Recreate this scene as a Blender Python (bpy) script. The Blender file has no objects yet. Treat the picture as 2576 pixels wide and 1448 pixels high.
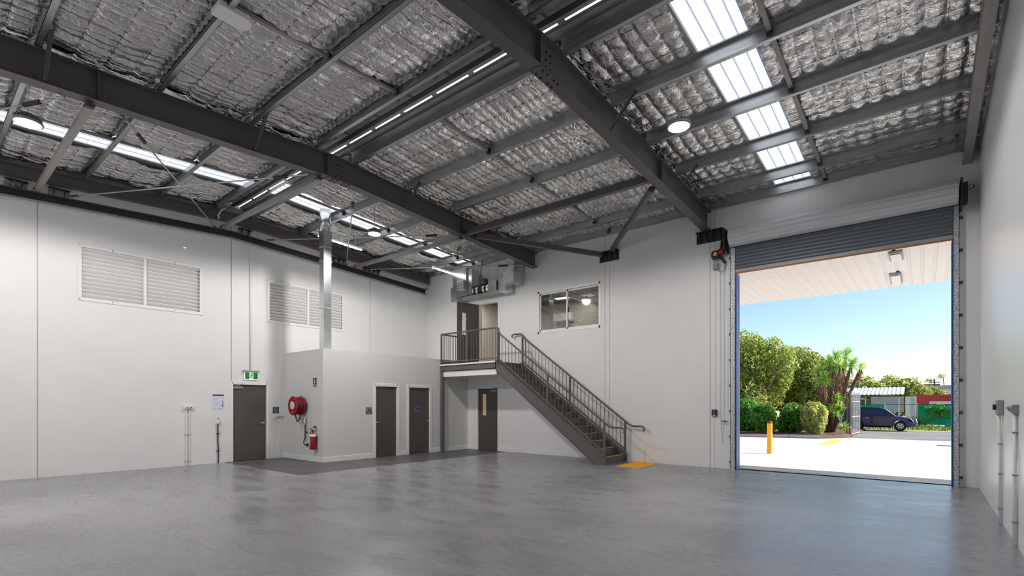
import bpy, math, random
import numpy as np
from mathutils import Vector, Matrix
random.seed(7); rng = np.random.default_rng(7)
PI = math.pi
S = bpy.context.scene
COL = S.collection

# ------------------------------------------------------------------ camera, world, sun, exposure
F, YH, CX = 1270.0, 1017.5, 1288.0           # focal length in px, horizon row, centre column (2576 x 1448)
YAW = math.atan((2325 - CX) / F); CAMH = 1.5
cd = bpy.data.cameras.new('camera'); cam = bpy.data.objects.new('camera', cd); COL.objects.link(cam)
cam.location = (0, 0, CAMH); cam.rotation_euler = (PI / 2, 0, YAW)
cd.sensor_width = 36; cd.lens = F / 2576 * 36; cd.shift_y = (YH - 724) / 2576; cd.clip_start = .05; cd.clip_end = 900
S.camera = cam
FW = Vector((-math.sin(YAW), math.cos(YAW), 0)); RT = Vector((math.cos(YAW), math.sin(YAW), 0)); UP = Vector((0, 0, 1))
CAMP = Vector((0, 0, CAMH))
SUN_EL = math.radians(32)
sun_dir = Vector((.775 * math.cos(SUN_EL), .632 * math.cos(SUN_EL), math.sin(SUN_EL)))   # towards the sun
W = bpy.data.worlds.new('world'); S.world = W; W.use_nodes = True
nt = W.node_tree; nt.nodes.clear()
sky = nt.nodes.new('ShaderNodeTexSky'); sky.sky_type = 'NISHITA'; sky.sun_disc = False
sky.sun_elevation = SUN_EL; sky.sun_rotation = math.atan2(sun_dir.x, sun_dir.y)
sky.altitude = 10; sky.air_density = 1.0; sky.dust_density = .25; sky.ozone_density = 2.2
bg = nt.nodes.new('ShaderNodeBackground'); bg.inputs['Strength'].default_value = .175
wo = nt.nodes.new('ShaderNodeOutputWorld')
nt.links.new(sky.outputs[0], bg.inputs[0]); nt.links.new(bg.outputs[0], wo.inputs[0])
sl = bpy.data.lights.new('sun', 'SUN'); sl.energy = 11.0; sl.angle = math.radians(.6); sl.color = (1, .955, .90)
so = bpy.data.objects.new('sun', sl); COL.objects.link(so); so.location = (30, 40, 40)
so.rotation_euler = (-sun_dir).to_track_quat('-Z', 'Y').to_euler()
S.view_settings.view_transform = 'Standard'; S.view_settings.look = 'None'
S.view_settings.exposure = 0.0; S.view_settings.gamma = 1.0; S.view_settings.use_curve_mapping = False
S.cycles.max_bounces = 10; S.cycles.diffuse_bounces = 5; S.cycles.glossy_bounces = 5; S.cycles.transmission_bounces = 6
S.cycles.transparent_max_bounces = 12; S.cycles.sample_clamp_indirect = 6.0
LAMP_W = 620

# ------------------------------------------------------------------ pixel -> place helpers
def ray(px, py): return FW + RT * ((px - CX) / F) + UP * ((YH - py) / F)
def PX(px, py, X): d = ray(px, py); return CAMP + d * (X / d.x)
def PY(px, py, Y): d = ray(px, py); return CAMP + d * (Y / d.y)
def PZ(px, py, Z): d = ray(px, py); return CAMP + d * ((Z - CAMH) / d.z)
def roofz(Y, z0): return z0 + .054 * (6.78 - abs(Y - 5.6))
def gz(Y): return -.45 * (1 - math.exp(-max(Y - 12.5, 0) / 12))
LX, BY, RX, NY = -14.13, 12.38, .766, -1.2   # wall planes: left, far, right, near
BX, BE, BH = -12.06, 7.03, 2.96              # washroom block: side plane, end plane, height

# ------------------------------------------------------------------ materials
MATS = {}
def mat(name, col, rough=.5, metal=0., var=0., vscale=4., bump=0., bscale=30., spec=.5, emit=0., stretch=None, coat=0., detail=4., transl=0., alpha=None, col2=None):
    if name in MATS: return MATS[name]
    m = bpy.data.materials.new(name); m.use_nodes = True; n = m.node_tree.nodes; l = m.node_tree.links
    b = n['Principled BSDF']; b.inputs['Roughness'].default_value = rough; b.inputs['Metallic'].default_value = metal
    b.inputs['Specular IOR Level'].default_value = spec; b.inputs['Coat Weight'].default_value = coat
    c = (*col, 1); b.inputs['Base Color'].default_value = c
    tc = n.new('ShaderNodeTexCoord'); src = tc.outputs['Object']
    if stretch:
        mp = n.new('ShaderNodeMapping'); mp.inputs['Scale'].default_value = stretch; l.new(src, mp.inputs[0]); src = mp.outputs[0]
    if var or col2:
        nz = n.new('ShaderNodeTexNoise'); nz.inputs['Scale'].default_value = vscale; nz.inputs['Detail'].default_value = detail
        l.new(src, nz.inputs['Vector'])
        rp = n.new('ShaderNodeValToRGB'); rp.color_ramp.elements[0].position = .3; rp.color_ramp.elements[1].position = .7
        lo = col2 if col2 else tuple(max(0, x * (1 - var)) for x in col); hi = col if col2 else tuple(min(1, x * (1 + var)) for x in col)
        rp.color_ramp.elements[0].color = (*lo, 1); rp.color_ramp.elements[1].color = (*hi, 1)
        l.new(nz.outputs['Fac'], rp.inputs[0]); l.new(rp.outputs[0], b.inputs['Base Color'])
    if bump:
        nb = n.new('ShaderNodeTexNoise'); nb.inputs['Scale'].default_value = bscale; nb.inputs['Detail'].default_value = 5
        l.new(src, nb.inputs['Vector'])
        bp = n.new('ShaderNodeBump'); bp.inputs['Strength'].default_value = bump; bp.inputs['Distance'].default_value = .02
        l.new(nb.outputs['Fac'], bp.inputs['Height']); l.new(bp.outputs[0], b.inputs['Normal'])
    if emit:
        b.inputs['Emission Color'].default_value = c; b.inputs['Emission Strength'].default_value = emit
    if transl:
        tr = n.new('ShaderNodeBsdfTranslucent'); mx = n.new('ShaderNodeMixShader'); mx.inputs[0].default_value = transl
        tr.inputs[0].default_value = c
        if var or col2: l.new(rp.outputs[0], tr.inputs[0])
        l.new(b.outputs[0], mx.inputs[1]); l.new(tr.outputs[0], mx.inputs[2]); l.new(mx.outputs[0], n['Material Output'].inputs[0])
    MATS[name] = m; return m

def srgb(r, g, b):
    f = lambda c: (c / 255 / 12.92) if c / 255 <= .04045 else ((c / 255 + .055) / 1.055) ** 2.4
    return (f(r), f(g), f(b))

M_WALL = mat('white_wall_paint', (.80, .80, .79), .55, var=.02, vscale=1.2, bump=.02, bscale=60)
M_WALLR = mat('glossy_white_wall_paint', (.80, .80, .81), .32, var=.02, vscale=1.2, bump=.02, bscale=60)
M_JOINT = mat('joint_sealant', (.55, .55, .55), .7, var=.05)
M_BLOCK = mat('plasterboard_paint', (.68, .68, .665), .6, var=.015, vscale=2)
M_TRIM = mat('white_gloss_trim', (.82, .82, .81), .35, var=.01)
M_STEEL = mat('grey_painted_steel', srgb(92, 88, 88), .45, var=.06, vscale=3)
M_STEELL = mat('light_grey_painted_steel', srgb(150, 147, 144), .45, var=.06, vscale=3)
M_STAIR = mat('stair_grey_paint', srgb(96, 93, 92), .5, var=.05, vscale=4)
M_BLACK = mat('black_bracket_paint', srgb(45, 42, 42), .5, var=.1)
M_GALV = mat('galvanised_steel', (.44, .45, .46), .36, metal=.85, var=.16, vscale=16, bump=.03, bscale=40, stretch=(.12, 1, 1.6))
M_GALVB = mat('spangled_zinc', (.55, .57, .58), .38, metal=.7, var=.55, vscale=45, detail=2)
M_DUCT = mat('duct_sheet_metal', (.68, .70, .71), .25, metal=.9, var=.12, vscale=6, bump=.05, bscale=10)
M_DOOR = mat('taupe_door_paint', srgb(84, 78, 73), .38, var=.05, vscale=1.5)
M_CHROME = mat('brushed_chrome', (.75, .75, .75), .22, metal=1., var=.05)
M_DARKRUB = mat('black_rubber', (.02, .02, .02), .6, var=.1)
M_RED = mat('fire_red', srgb(150, 16, 34), .35, var=.08, vscale=12)
M_REDH = mat('red_hose', srgb(120, 14, 30), .45, var=.2, vscale=30)
M_WHITEP = mat('white_plastic', (.82, .82, .80), .4, var=.02)
M_GREYP = mat('grey_plastic', srgb(150, 150, 150), .45, var=.04)
M_YEL = mat('safety_yellow', srgb(245, 176, 16), .5, var=.06, vscale=9)
M_NOSE = mat('yellow_nosing', srgb(205, 188, 100), .5, var=.1)
M_GREEN = mat('exit_green', srgb(10, 120, 45), .4, var=.03, emit=.25)
M_EXITW = mat('exit_white', (.85, .9, .85), .4, var=.01, emit=.35)
M_NAVY = mat('navy_print', srgb(50, 62, 110), .5, var=.05)
M_SIGN = mat('dark_sign_plate', srgb(70, 72, 74), .45, var=.05)
M_SIGNL = mat('pale_sign_print', srgb(150, 152, 165), .5, var=.05)
M_BLUE = mat('blue_jamb_paint', srgb(30, 78, 160), .4, var=.05)
M_GLASS = None
def glass(name, tint=(.9, .95, .95), refl=.12, rough=.02):
    m = bpy.data.materials.new(name); m.use_nodes = True; n = m.node_tree.nodes; l = m.node_tree.links
    n.remove(n['Principled BSDF'])
    tr = n.new('ShaderNodeBsdfTransparent'); tr.inputs[0].default_value = (*tint, 1)
    gl = n.new('ShaderNodeBsdfGlossy'); gl.inputs['Roughness'].default_value = rough
    fr = n.new('ShaderNodeFresnel'); fr.inputs[0].default_value = 1.5
    ad = n.new('ShaderNodeMath'); ad.operation = 'ADD'; ad.inputs[1].default_value = refl; l.new(fr.outputs[0], ad.inputs[0])
    mx = n.new('ShaderNodeMixShader'); l.new(ad.outputs[0], mx.inputs[0]); l.new(tr.outputs[0], mx.inputs[1]); l.new(gl.outputs[0], mx.inputs[2])
    l.new(mx.outputs[0], n['Material Output'].inputs[0]); MATS[name] = m; return m
M_GLASS = glass('window_glass'); M_GLASSD = glass('tinted_glass', (.25, .28, .32), .06)

# concrete floor: mottled, softly polished
def concrete(name, base, rough0, rough1, spec=.5, streak=True):
    m = bpy.data.materials.new(name); m.use_nodes = True; n = m.node_tree.nodes; l = m.node_tree.links; b = n['Principled BSDF']
    tc = n.new('ShaderNodeTexCoord')
    def noise(scale, detail, sc=(1, 1, 1), dist=0.):
        mp = n.new('ShaderNodeMapping'); mp.inputs['Scale'].default_value = sc; mp.inputs['Rotation'].default_value = (0, 0, -.35); l.new(tc.outputs['Object'], mp.inputs[0])
        z = n.new('ShaderNodeTexNoise'); z.inputs['Scale'].default_value = scale; z.inputs['Detail'].default_value = detail; z.inputs['Distortion'].default_value = dist
        l.new(mp.outputs[0], z.inputs['Vector']); return z.outputs['Fac']
    a = noise(.35, 3, dist=.2); c = noise(1.1, 4, (1, 2.4, 1), .2); d = noise(9, 8, (1, 2.2, 1), .3)
    def mix(x, y, f):
        q = n.new('ShaderNodeMix'); q.data_type = 'FLOAT'; q.inputs[0].default_value = f; l.new(x, q.inputs[2]); l.new(y, q.inputs[3]); return q.outputs[0]
    v = mix(mix(a, c, .45), d, .36)
    rp = n.new('ShaderNodeValToRGB'); rp.color_ramp.elements[0].position = .42; rp.color_ramp.elements[1].position = .58
    rp.color_ramp.elements[0].color = (*[x * .77 for x in base], 1); rp.color_ramp.elements[1].color = (*[min(1, x * 1.19) for x in base], 1)
    l.new(v, rp.inputs[0]); l.new(rp.outputs[0], b.inputs['Base Color'])
    mr = n.new('ShaderNodeMapRange'); mr.inputs[1].default_value = .3; mr.inputs[2].default_value = .7; mr.inputs[3].default_value = rough0; mr.inputs[4].default_value = rough1
    l.new(c, mr.inputs[0]); l.new(mr.outputs[0], b.inputs['Roughness']); b.inputs['Specular IOR Level'].default_value = spec

    MATS[name] = m; return m
M_FLOOR = concrete('polished_concrete', (.275, .27, .28), .22, .36, .6)
M_FLOORD = concrete('dark_sealed_concrete', (.105, .10, .102), .35, .55, .4)
M_APRON = concrete('pale_apron_concrete', (.55, .54, .52), .7, .85, .3)
M_ROAD = concrete('asphalt', (.20, .19, .19), .8, .95, .2)

# foil insulation
def foil():
    m = bpy.data.materials.new('silver_foil'); m.use_nodes = True; n = m.node_tree.nodes; l = m.node_tree.links; b = n['Principled BSDF']
    b.inputs['Metallic'].default_value = 1; b.inputs['Base Color'].default_value = (.70, .695, .69, 1); b.inputs['Roughness'].default_value = .11
    tc = n.new('ShaderNodeTexCoord')
    n1 = n.new('ShaderNodeTexNoise'); n1.inputs['Scale'].default_value = 14; n1.inputs['Detail'].default_value = 6; n1.inputs['Distortion'].default_value = 1.5
    n2 = n.new('ShaderNodeTexVoronoi'); n2.inputs['Scale'].default_value = 22; n2.feature = 'F1'
    l.new(tc.outputs['Object'], n1.inputs['Vector']); l.new(n1.outputs['Color'], n2.inputs['Vector'])
    ad = n.new('ShaderNodeMath'); ad.operation = 'ADD'; l.new(n1.outputs['Fac'], ad.inputs[0])
    ml = n.new('ShaderNodeMath'); ml.operation = 'MULTIPLY'; ml.inputs[1].default_value = .0; l.new(n2.outputs['Distance'], ml.inputs[0]); l.new(ml.outputs[0], ad.inputs[1])
    bp = n.new('ShaderNodeBump'); bp.inputs['Strength'].default_value = .5; bp.inputs['Distance'].default_value = .03
    l.new(ad.outputs[0], bp.inputs['Height']); l.new(bp.outputs[0], b.inputs['Normal'])
    MATS['foil'] = m; return m
M_FOIL = foil()
M_SKYL = mat('frosted_skylight_sheet', (.90, .92, .94), .5, var=.01, transl=.6)
M_ROOFS = mat('roof_sheet_steel', (.45, .46, .47), .5, metal=.4, var=.05)

# ------------------------------------------------------------------ mesh builder
class MB:
    def __init__(s): s.v = []; s.f = []
    def quad(s, *p):
        i = len(s.v); s.v += [tuple(q) for q in p]; s.f.append(tuple(range(i, i + len(p)))); return s
    def box(s, x0, x1, y0, y1, z0, z1):
        i = len(s.v)
        s.v += [(x0, y0, z0), (x1, y0, z0), (x1, y1, z0), (x0, y1, z0), (x0, y0, z1), (x1, y0, z1), (x1, y1, z1), (x0, y1, z1)]
        s.f += [tuple(i + k for k in q) for q in ((3, 2, 1, 0), (4, 5, 6, 7), (0, 1, 5, 4), (1, 2, 6, 5), (2, 3, 7, 6), (3, 0, 4, 7))]
        return s
    def bar(s, p, q, w, h, up=(0, 0, 1)):
        p, q = Vector(p), Vector(q); d = (q - p).normalized(); u = Vector(up)
        a = d.cross(u)
        if a.length < 1e-4: a = d.cross(Vector((0, 1, 0)))
        a.normalize(); b = a.cross(d).normalized(); i = len(s.v)
        for c in (p, q):
            for sa, sb in ((-1, -1), (1, -1), (1, 1), (-1, 1)): s.v.append(tuple(c + a * (sa * w / 2) + b * (sb * h / 2)))
        s.f += [tuple(i + k for k in t) for t in ((0, 3, 2, 1), (4, 5, 6, 7), (0, 1, 5, 4), (1, 2, 6, 5), (2, 3, 7, 6), (3, 0, 4, 7))]
        return s
    def cyl(s, p, q, r, n=12, r2=None, caps=True):
        p, q = Vector(p), Vector(q); d = (q - p).normalized(); a = d.cross(Vector((0, 0, 1)))
        if a.length < 1e-3: a = d.cross(Vector((0, 1, 0)))
        a.normalize(); b = d.cross(a); i = len(s.v); r2 = r if r2 is None else r2
        for c, rr in ((p, r), (q, r2)):
            for k in range(n):
                t = 2 * PI * k / n; s.v.append(tuple(c + (a * math.cos(t) + b * math.sin(t)) * rr))
        for k in range(n): s.f.append((i + k, i + (k + 1) % n, i + n + (k + 1) % n, i + n + k))
        if caps: s.f.append(tuple(i + k for k in reversed(range(n)))); s.f.append(tuple(i + n + k for k in range(n)))
        return s
    def tube(s, pts, r, n=8):
        pts = [Vector(p) for p in pts]; i = len(s.v); m = len(pts); prev = None
        for j, p in enumerate(pts):
            d = (pts[min(j + 1, m - 1)] - pts[max(j - 1, 0)]).normalized()
            if prev is None:
                a = d.cross(Vector((0, 0, 1)))
                if a.length < 1e-3: a = d.cross(Vector((0, 1, 0)))
            else: a = prev - d * prev.dot(d)
            a.normalize(); prev = a; b = d.cross(a); rr = r[j] if isinstance(r, (list, tuple)) else r
            for k in range(n):
                t = 2 * PI * k / n; s.v.append(tuple(p + (a * math.cos(t) + b * math.sin(t)) * rr))
        for j in range(m - 1):
            for k in range(n):
                s.f.append((i + j * n + k, i + j * n + (k + 1) % n, i + (j + 1) * n + (k + 1) % n, i + (j + 1) * n + k))
        s.f.append(tuple(i + k for k in reversed(range(n)))); s.f.append(tuple(i + (m - 1) * n + k for k in range(n)))
        return s
    def prism(s, poly, axis, a0, a1):
        """poly: 2-D outline; axis X -> (y,z), Y -> (x,z), Z -> (x,y)"""
        def P(u, v, a): return {'X': (a, u, v), 'Y': (u, a, v), 'Z': (u, v, a)}[axis]
        n = len(poly); i = len(s.v)
        s.v += [P(u, v, a0) for u, v in poly] + [P(u, v, a1) for u, v in poly]
        for k in range(n): s.f.append((i + k, i + (k + 1) % n, i + n + (k + 1) % n, i + n + k))
        s.f.append(tuple(i + k for k in reversed(range(n)))); s.f.append(tuple(i + n + k for k in range(n)))
        return s
    def lathe(s, prof, o, axis=(0, 0, 1), n=20):
        """prof: (radius, height along axis)"""
        o = Vector(o); d = Vector(axis).normalized(); a = d.cross(Vector((0, 0, 1)))
        if a.length < 1e-3: a = Vector((1, 0, 0))
        a.normalize(); b = d.cross(a); i = len(s.v); m = len(prof)
        for r, h in prof:
            for k in range(n):
                t = 2 * PI * k / n; s.v.append(tuple(o + d * h + (a * math.cos(t) + b * math.sin(t)) * r))
        for j in range(m - 1):
            for k in range(n): s.f.append((i + j * n + k, i + j * n + (k + 1) % n, i + (j + 1) * n + (k + 1) % n, i + (j + 1) * n + k))
        return s
    def build(s, name, m, parent=None, smooth=False, bevel=0.):
        me = bpy.data.meshes.new(name); me.from_pydata(s.v, [], s.f); me.validate(); fixn(me)
        return link(name, me, m, parent, smooth, bevel)

def fixn(me):
    import bmesh
    bm = bmesh.new(); bm.from_mesh(me); bmesh.ops.recalc_face_normals(bm, faces=bm.faces); bm.to_mesh(me); bm.free()

def link(name, me, m, parent=None, smooth=False, bevel=0.):
    me.materials.clear(); me.materials.append(m)
    if smooth: me.polygons.foreach_set('use_smooth', [True] * len(me.polygons))
    o = bpy.data.objects.new(name, me); COL.objects.link(o)
    if parent is not None:
        o.parent = parent; o.matrix_parent_inverse = Matrix.Translation(-WL.get(parent.name, Vector((0, 0, 0))))
    if smooth == 'auto' or bevel:
        if bevel:
            bv = o.modifiers.new('bevel', 'BEVEL'); bv.width = bevel; bv.segments = 2; bv.limit_method = 'ANGLE'
    return o
WL = {}
def tag(o, label, cat=None, group=None, kind=None):
    o['label'] = label
    if cat: o['category'] = cat
    if group: o['group'] = group
    if kind: o['kind'] = kind
    return o
def thing(name, label, cat, loc=(0, 0, 0), group=None, kind=None):
    o = bpy.data.objects.new(name, None); COL.objects.link(o); o.location = loc; o.empty_display_size = .2
    WL[o.name] = Vector(loc); return tag(o, label, cat, group, kind)
def share(name, src, parent, off):
    """another piece that shares the mesh of src, moved by off"""
    o = bpy.data.objects.new(name, src.data); COL.objects.link(o); o.parent = parent
    o.matrix_parent_inverse = Matrix.Translation(-WL.get(parent.name, Vector((0, 0, 0)))); o.location = src.location + Vector(off); return o

def wallmesh(axis, p0, p1, u0, u1, z0, z1, holes=()):
    """slab between planes p0 and p1 with rectangular holes (ua,ub,za,zb)"""
    us = sorted({u0, u1, *[h[0] for h in holes], *[h[1] for h in holes]}); zs = sorted({z0, z1, *[h[2] for h in holes], *[h[3] for h in holes]})
    us = [u for u in us if u0 <= u <= u1]; zs = [z for z in zs if z0 <= z <= z1]
    def solid(i, j):
        if i < 0 or j < 0 or i >= len(us) - 1 or j >= len(zs) - 1: return False
        uc = (us[i] + us[i + 1]) / 2; zc = (zs[j] + zs[j + 1]) / 2
        return not any(h[0] < uc < h[1] and h[2] < zc < h[3] for h in holes)
    mb = MB(); P = (lambda u, z, p: (p, u, z)) if axis == 'X' else (lambda u, z, p: (u, p, z))
    for i in range(len(us) - 1):
        for j in range(len(zs) - 1):
            if not solid(i, j): continue
            a, b, c, d = us[i], us[i + 1], zs[j], zs[j + 1]
            for p in (p0, p1): mb.quad(P(a, c, p), P(b, c, p), P(b, d, p), P(a, d, p))
            if not solid(i - 1, j): mb.quad(P(a, c, p0), P(a, d, p0), P(a, d, p1), P(a, c, p1))
            if not solid(i + 1, j): mb.quad(P(b, c, p0), P(b, d, p0), P(b, d, p1), P(b, c, p1))
            if not solid(i, j - 1): mb.quad(P(a, c, p0), P(b, c, p0), P(b, c, p1), P(a, c, p1))
            if not solid(i, j + 1): mb.quad(P(a, d, p0), P(b, d, p0), P(b, d, p1), P(a, d, p1))
    return mb

# ------------------------------------------------------------------ structure: floor, walls
WT = 7.05
fl = tag(MB().box(LX - .16, RX + .16, NY - .16, BY + .35, -.2, 0).build('floor', M_FLOOR), 'polished grey concrete warehouse floor with tyre marks', 'floor', kind='structure')
MB().box(LX + .0, -10.33, 5.46, BY, 0, .004).build('sealed_strip', M_FLOORD, fl)['label'] = 'dark sealed concrete strip around the washroom block'

LOU = [(2.50, 4.945, 3.756, 4.99), (6.55, 8.965, 3.785, 4.985)]; D1 = (5.645, 6.56, 0., 2.06)
wl = tag(wallmesh('X', LX - .016, LX - .17, NY - .17, BY + .17, -.2, WT, LOU + [D1]).build('wall_left', M_JOINT), 'long white precast wall with two louvres and an exit door', 'wall', kind='structure')
for a, b, h in ((NY, 1.86, []), (1.88, 5.61, [LOU[0]]), (5.63, 9.91, [LOU[1], D1]), (9.93, BY, [])):
    wallmesh('X', LX, LX - .015, a, b, 0, WT - .05, h).build('wall_panel', M_WALL, wl)
RO = (-3.35, .40, 0., 4.95); WI = (-9.09, -6.95, 3.66, 4.905); UD = (-11.56, -10.68, 2.78, 4.85); LD = (-11.60, -10.69, 0., 2.06)
wb = tag(wallmesh('Y', BY + .016, BY + .17, LX - .17, RX + .17, -.2, 6.42, [RO, WI, UD, LD]).build('wall_back', M_JOINT), 'white precast wall with roller door opening, office window and stairs', 'wall', kind='structure')
for a, b, h in ((LX, -6.812, [WI, UD, LD]), (-6.795, -6.665, []), (-6.655, -3.985, []), (-3.968, -3.875, []), (-3.865, RX, [RO])):
    wallmesh('Y', BY, BY + .015, a, b, 0, 6.40, h).build('wall_panel', M_WALL, wb)
wr = tag(MB().box(RX + .016, RX + .17, NY - .17, BY + .17, -.2, WT).build('wall_right', M_JOINT), 'white precast side wall close to the camera with two conduits', 'wall', kind='structure')
for a, b in ((NY, 3.2), (3.215, 8.895), (8.91, BY)): wallmesh('X', RX, RX + .015, a, b, 0, WT - .05).build('wall_panel', M_WALLR, wr)
tag(MB().box(LX - .17, RX + .17, NY - .17, NY, -.2, WT).build('wall_near', M_WALL), 'white precast wall behind the viewer', 'wall', kind='structure')
# washroom block
TD = [(8.64, 9.415, 0., 2.04), (9.83, 10.69, 0., 2.04)]
tag(MB().box(LX, BX, BE, BE + .12, 0, BH).build('wall_washroom_end', M_BLOCK), 'pale grey end wall of washroom block carrying the hose reel', 'wall', kind='structure')
tag(wallmesh('X', BX, BX - .12, BE + .12, BY, 0, BH, TD).build('wall_washroom_side', M_BLOCK), 'pale grey side wall of washroom block with two doors', 'wall', kind='structure')
tag(MB().box(LX, BX - .12, BE + .12, BY, BH - .12, BH).build('ceiling_washroom', M_BLOCK), 'flat lid of the washroom block', 'ceiling', kind='structure')
# baseboards
def baseboard(side, boxes, label):
    m = MB()
    for b in boxes: m.box(*b)
    tag(m.build('baseboard_' + side, M_TRIM, bevel=.004), label, 'baseboard', kind='structure')
baseboard('washroom_end', [(LX, BX + .018, BE - .018, BE, 0, .13)], 'white skirting along the washroom end wall')
baseboard('washroom_side', [(BX, BX + .018, BE, 8.55, 0, .13), (BX, BX + .018, 9.505, 9.74, 0, .13), (BX, BX + .018, 10.78, BY, 0, .13)], 'white skirting along the washroom side wall between its doors')
baseboard('back', [(BX, -11.68, BY - .018, BY, 0, .13), (-10.61, -6.85, BY - .018, BY, 0, .13)], 'white skirting along the back wall under the stairs')

# ------------------------------------------------------------------ roof: sheet with skylights, foil, purlins
SK1N, SK1F, SK3 = (-12.58, -11.72), (-12.47, -11.6), (-2.56, -1.82)
PN = [-1.1, -.12, 1.25, 2.63, 4.0, 5.2]; PF = [6.0, 7.42, 8.83, 10.2, 11.55, 12.3]
ZP = 6.13                                      # underside of purlins at the eave
def slope_sheet(y0, y1, skys):
    m = MB(); z = lambda y: roofz(y, ZP + .235)
    xs = [LX]
    for a, b in skys: xs += [a, b]
    xs.append(RX)
    for k in range(0, len(xs), 2):
        a, b = xs[k], xs[k + 1]
        m.quad((a, y0, z(y0)), (b, y0, z(y0)), (b, y1, z(y1)), (a, y1, z(y1)))
        m.quad((a, y0, z(y0) + .03), (b, y0, z(y0) + .03), (b, y1, z(y1) + .03), (a, y1, z(y1) + .03))
    return m
ce = slope_sheet(NY, 5.36, [SK1N, SK3]); c2 = slope_sheet(5.84, BY, [SK1F, SK3]); o_ = len(ce.v)
ce.v += c2.v; ce.f += [tuple(i + o_ for i in f) for f in c2.f]
ce = tag(ce.build('ceiling', M_ROOFS), 'low gable roof lined with crinkled silver foil and skylight strips', 'ceiling', kind='structure')
# ridge cap with narrow translucent strips added to make its slits of light
zr = roofz(5.6, ZP + .235); e0 = zr + .012
rc = MB().quad((LX, 5.30, e0), (RX, 5.30, e0), (RX, 5.372, e0 + .021), (LX, 5.372, e0 + .021)).quad((LX, 5.828, e0 + .021), (RX, 5.828, e0 + .021), (RX, 5.90, e0), (LX, 5.90, e0)).quad((LX, 5.40, e0 + .03), (RX, 5.40, e0 + .03), (RX, 5.6, e0 + .08), (LX, 5.6, e0 + .08)).quad((LX, 5.6, e0 + .08), (RX, 5.6, e0 + .08), (RX, 5.8, e0 + .03), (LX, 5.8, e0 + .03))
for ya, yb, za, zz in ((5.372, 5.40, e0 + .021, e0 + .03), (5.80, 5.828, e0 + .03, e0 + .021)):
    x = LX; k = 0
    while x < RX:
        xe = min(RX, x + .74); MB().quad((x, ya, za), (xe, ya, za), (xe, yb, zz), (x, yb, zz)).build('ridge_light_strip', M_SKYL, ce)
        if xe < RX: rc.quad((xe, ya, za), (min(RX, xe + .12), ya, za), (min(RX, xe + .12), yb, zz), (xe, yb, zz))
        x = xe + .12
rc.build('ridge_cap', M_ROOFS, ce)
# value noise for the foil
def vnoise(x, y, seed):
    r = np.random.default_rng(seed); T = r.random((128, 128))
    xi = np.floor(x).astype(int); yi = np.floor(y).astype(int); fx = x - xi; fy = y - yi
    fx = fx * fx * (3 - 2 * fx); fy = fy * fy * (3 - 2 * fy)
    t = lambda a, b: T[a % 128, b % 128]
    return (t(xi, yi) * (1 - fx) + t(xi + 1, yi) * fx) * (1 - fy) + (t(xi, yi + 1) * (1 - fx) + t(xi + 1, yi + 1) * fx) * fy
def gridmesh(name, X, Y, Z):
    ny, nx = X.shape; me = bpy.data.meshes.new(name)
    v = np.stack([X, Y, Z], -1).reshape(-1, 3); idx = np.arange(ny * nx).reshape(ny, nx)
    f = np.stack([idx[:-1, :-1], idx[1:, :-1], idx[1:, 1:], idx[:-1, 1:]], -1).reshape(-1, 4)   # normal downwards
    me.vertices.add(len(v)); me.vertices.foreach_set('co', v.astype(np.float32).ravel())
    me.loops.add(f.size); me.loops.foreach_set('vertex_index', f.ravel().astype(np.int32))
    me.polygons.add(len(f)); me.polygons.foreach_set('loop_start', (np.arange(len(f)) * 4).astype(np.int32)); me.polygons.foreach_set('loop_total', np.full(len(f), 4, np.int32))
    me.update(); me.validate(); return me
def foil_panel(x0, x1, y0, y1, style, seed):
    if x1 - x0 < .15: return
    nx = max(8, int((x1 - x0) / .0165)); ny = max(8, int((y1 - y0) / .03))
    X, Y = np.meshgrid(np.linspace(x0, x1, nx), np.linspace(y0, y1, ny)); v = (Y - y0) / (y1 - y0)
    base = ZP + .212 + .054 * (6.78 - np.abs(Y - 5.6))
    sag = -.055 * np.sin(PI * v) ** .8
    n1 = vnoise(X * 2.3 + 40, Y * 2.3 + 40, seed); n2 = vnoise(X * 7 + 60, Y * 5 + 60, seed + 1); n3 = vnoise(X * 19 + 90, Y * 15 + 90, seed + 2); n4 = vnoise(X * 11 + 50, Y * 2.2 + 50, seed + 3)
    if style == 'rib':
        u = X + .10 * (n1 - .5) + .014 * (n2 - .5)
        r = np.abs(np.sin(PI * u / .155)) ** .8
        yw = np.abs(((Y - y0) / .335) % 1 - .5) * .335 * 2       # distance from the cross wires, 0 at mid bay
        pin = 1 - .45 * np.exp(-((yw - .335) / .05) ** 2)
        h = -.078 * r * (.35 + 1.0 * n4) * pin - .008 * (n2 - .5) * 2 - .010 * (n3 - .5)
    else:
        u = X + .05 * (n1 - .5); w = Y + .05 * (n2 - .5)
        r = np.abs(np.sin(PI * u / .235)) * np.abs(np.sin(PI * (w - y0) / .27))
        h = -.050 * r ** .6 * (.5 + .8 * n1) - .014 * (n2 - .5) * 2 - .012 * (n3 - .5)
    Z = base + sag + h * np.minimum(1, np.minimum(v, 1 - v) * 12 + .35)
    link('foil_panel', gridmesh('foil_panel', X, Y, Z), M_FOIL, ce, smooth=True)
def skylight(x0, x1, y0, y1):
    m = MB(); z = lambda y: roofz(y, ZP + .225); n = 4; w = (x1 - x0) / n
    for k in range(n):
        a = x0 + k * w; b = a + w
        for (p, q, dz0, dz1) in ((a, a + w * .1, .0, .014), (a + w * .1, a + w * .16, .014, .014), (a + w * .16, a + w * .24, .014, 0), (a + w * .24, b, 0, 0)):
            m.quad((p, y0, z(y0) + dz0), (q, y0, z(y0) + dz1), (q, y1, z(y1) + dz1), (p, y1, z(y1) + dz0))
    m.build('skylight_panel', M_SKYL, ce)
sd = 0
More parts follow.
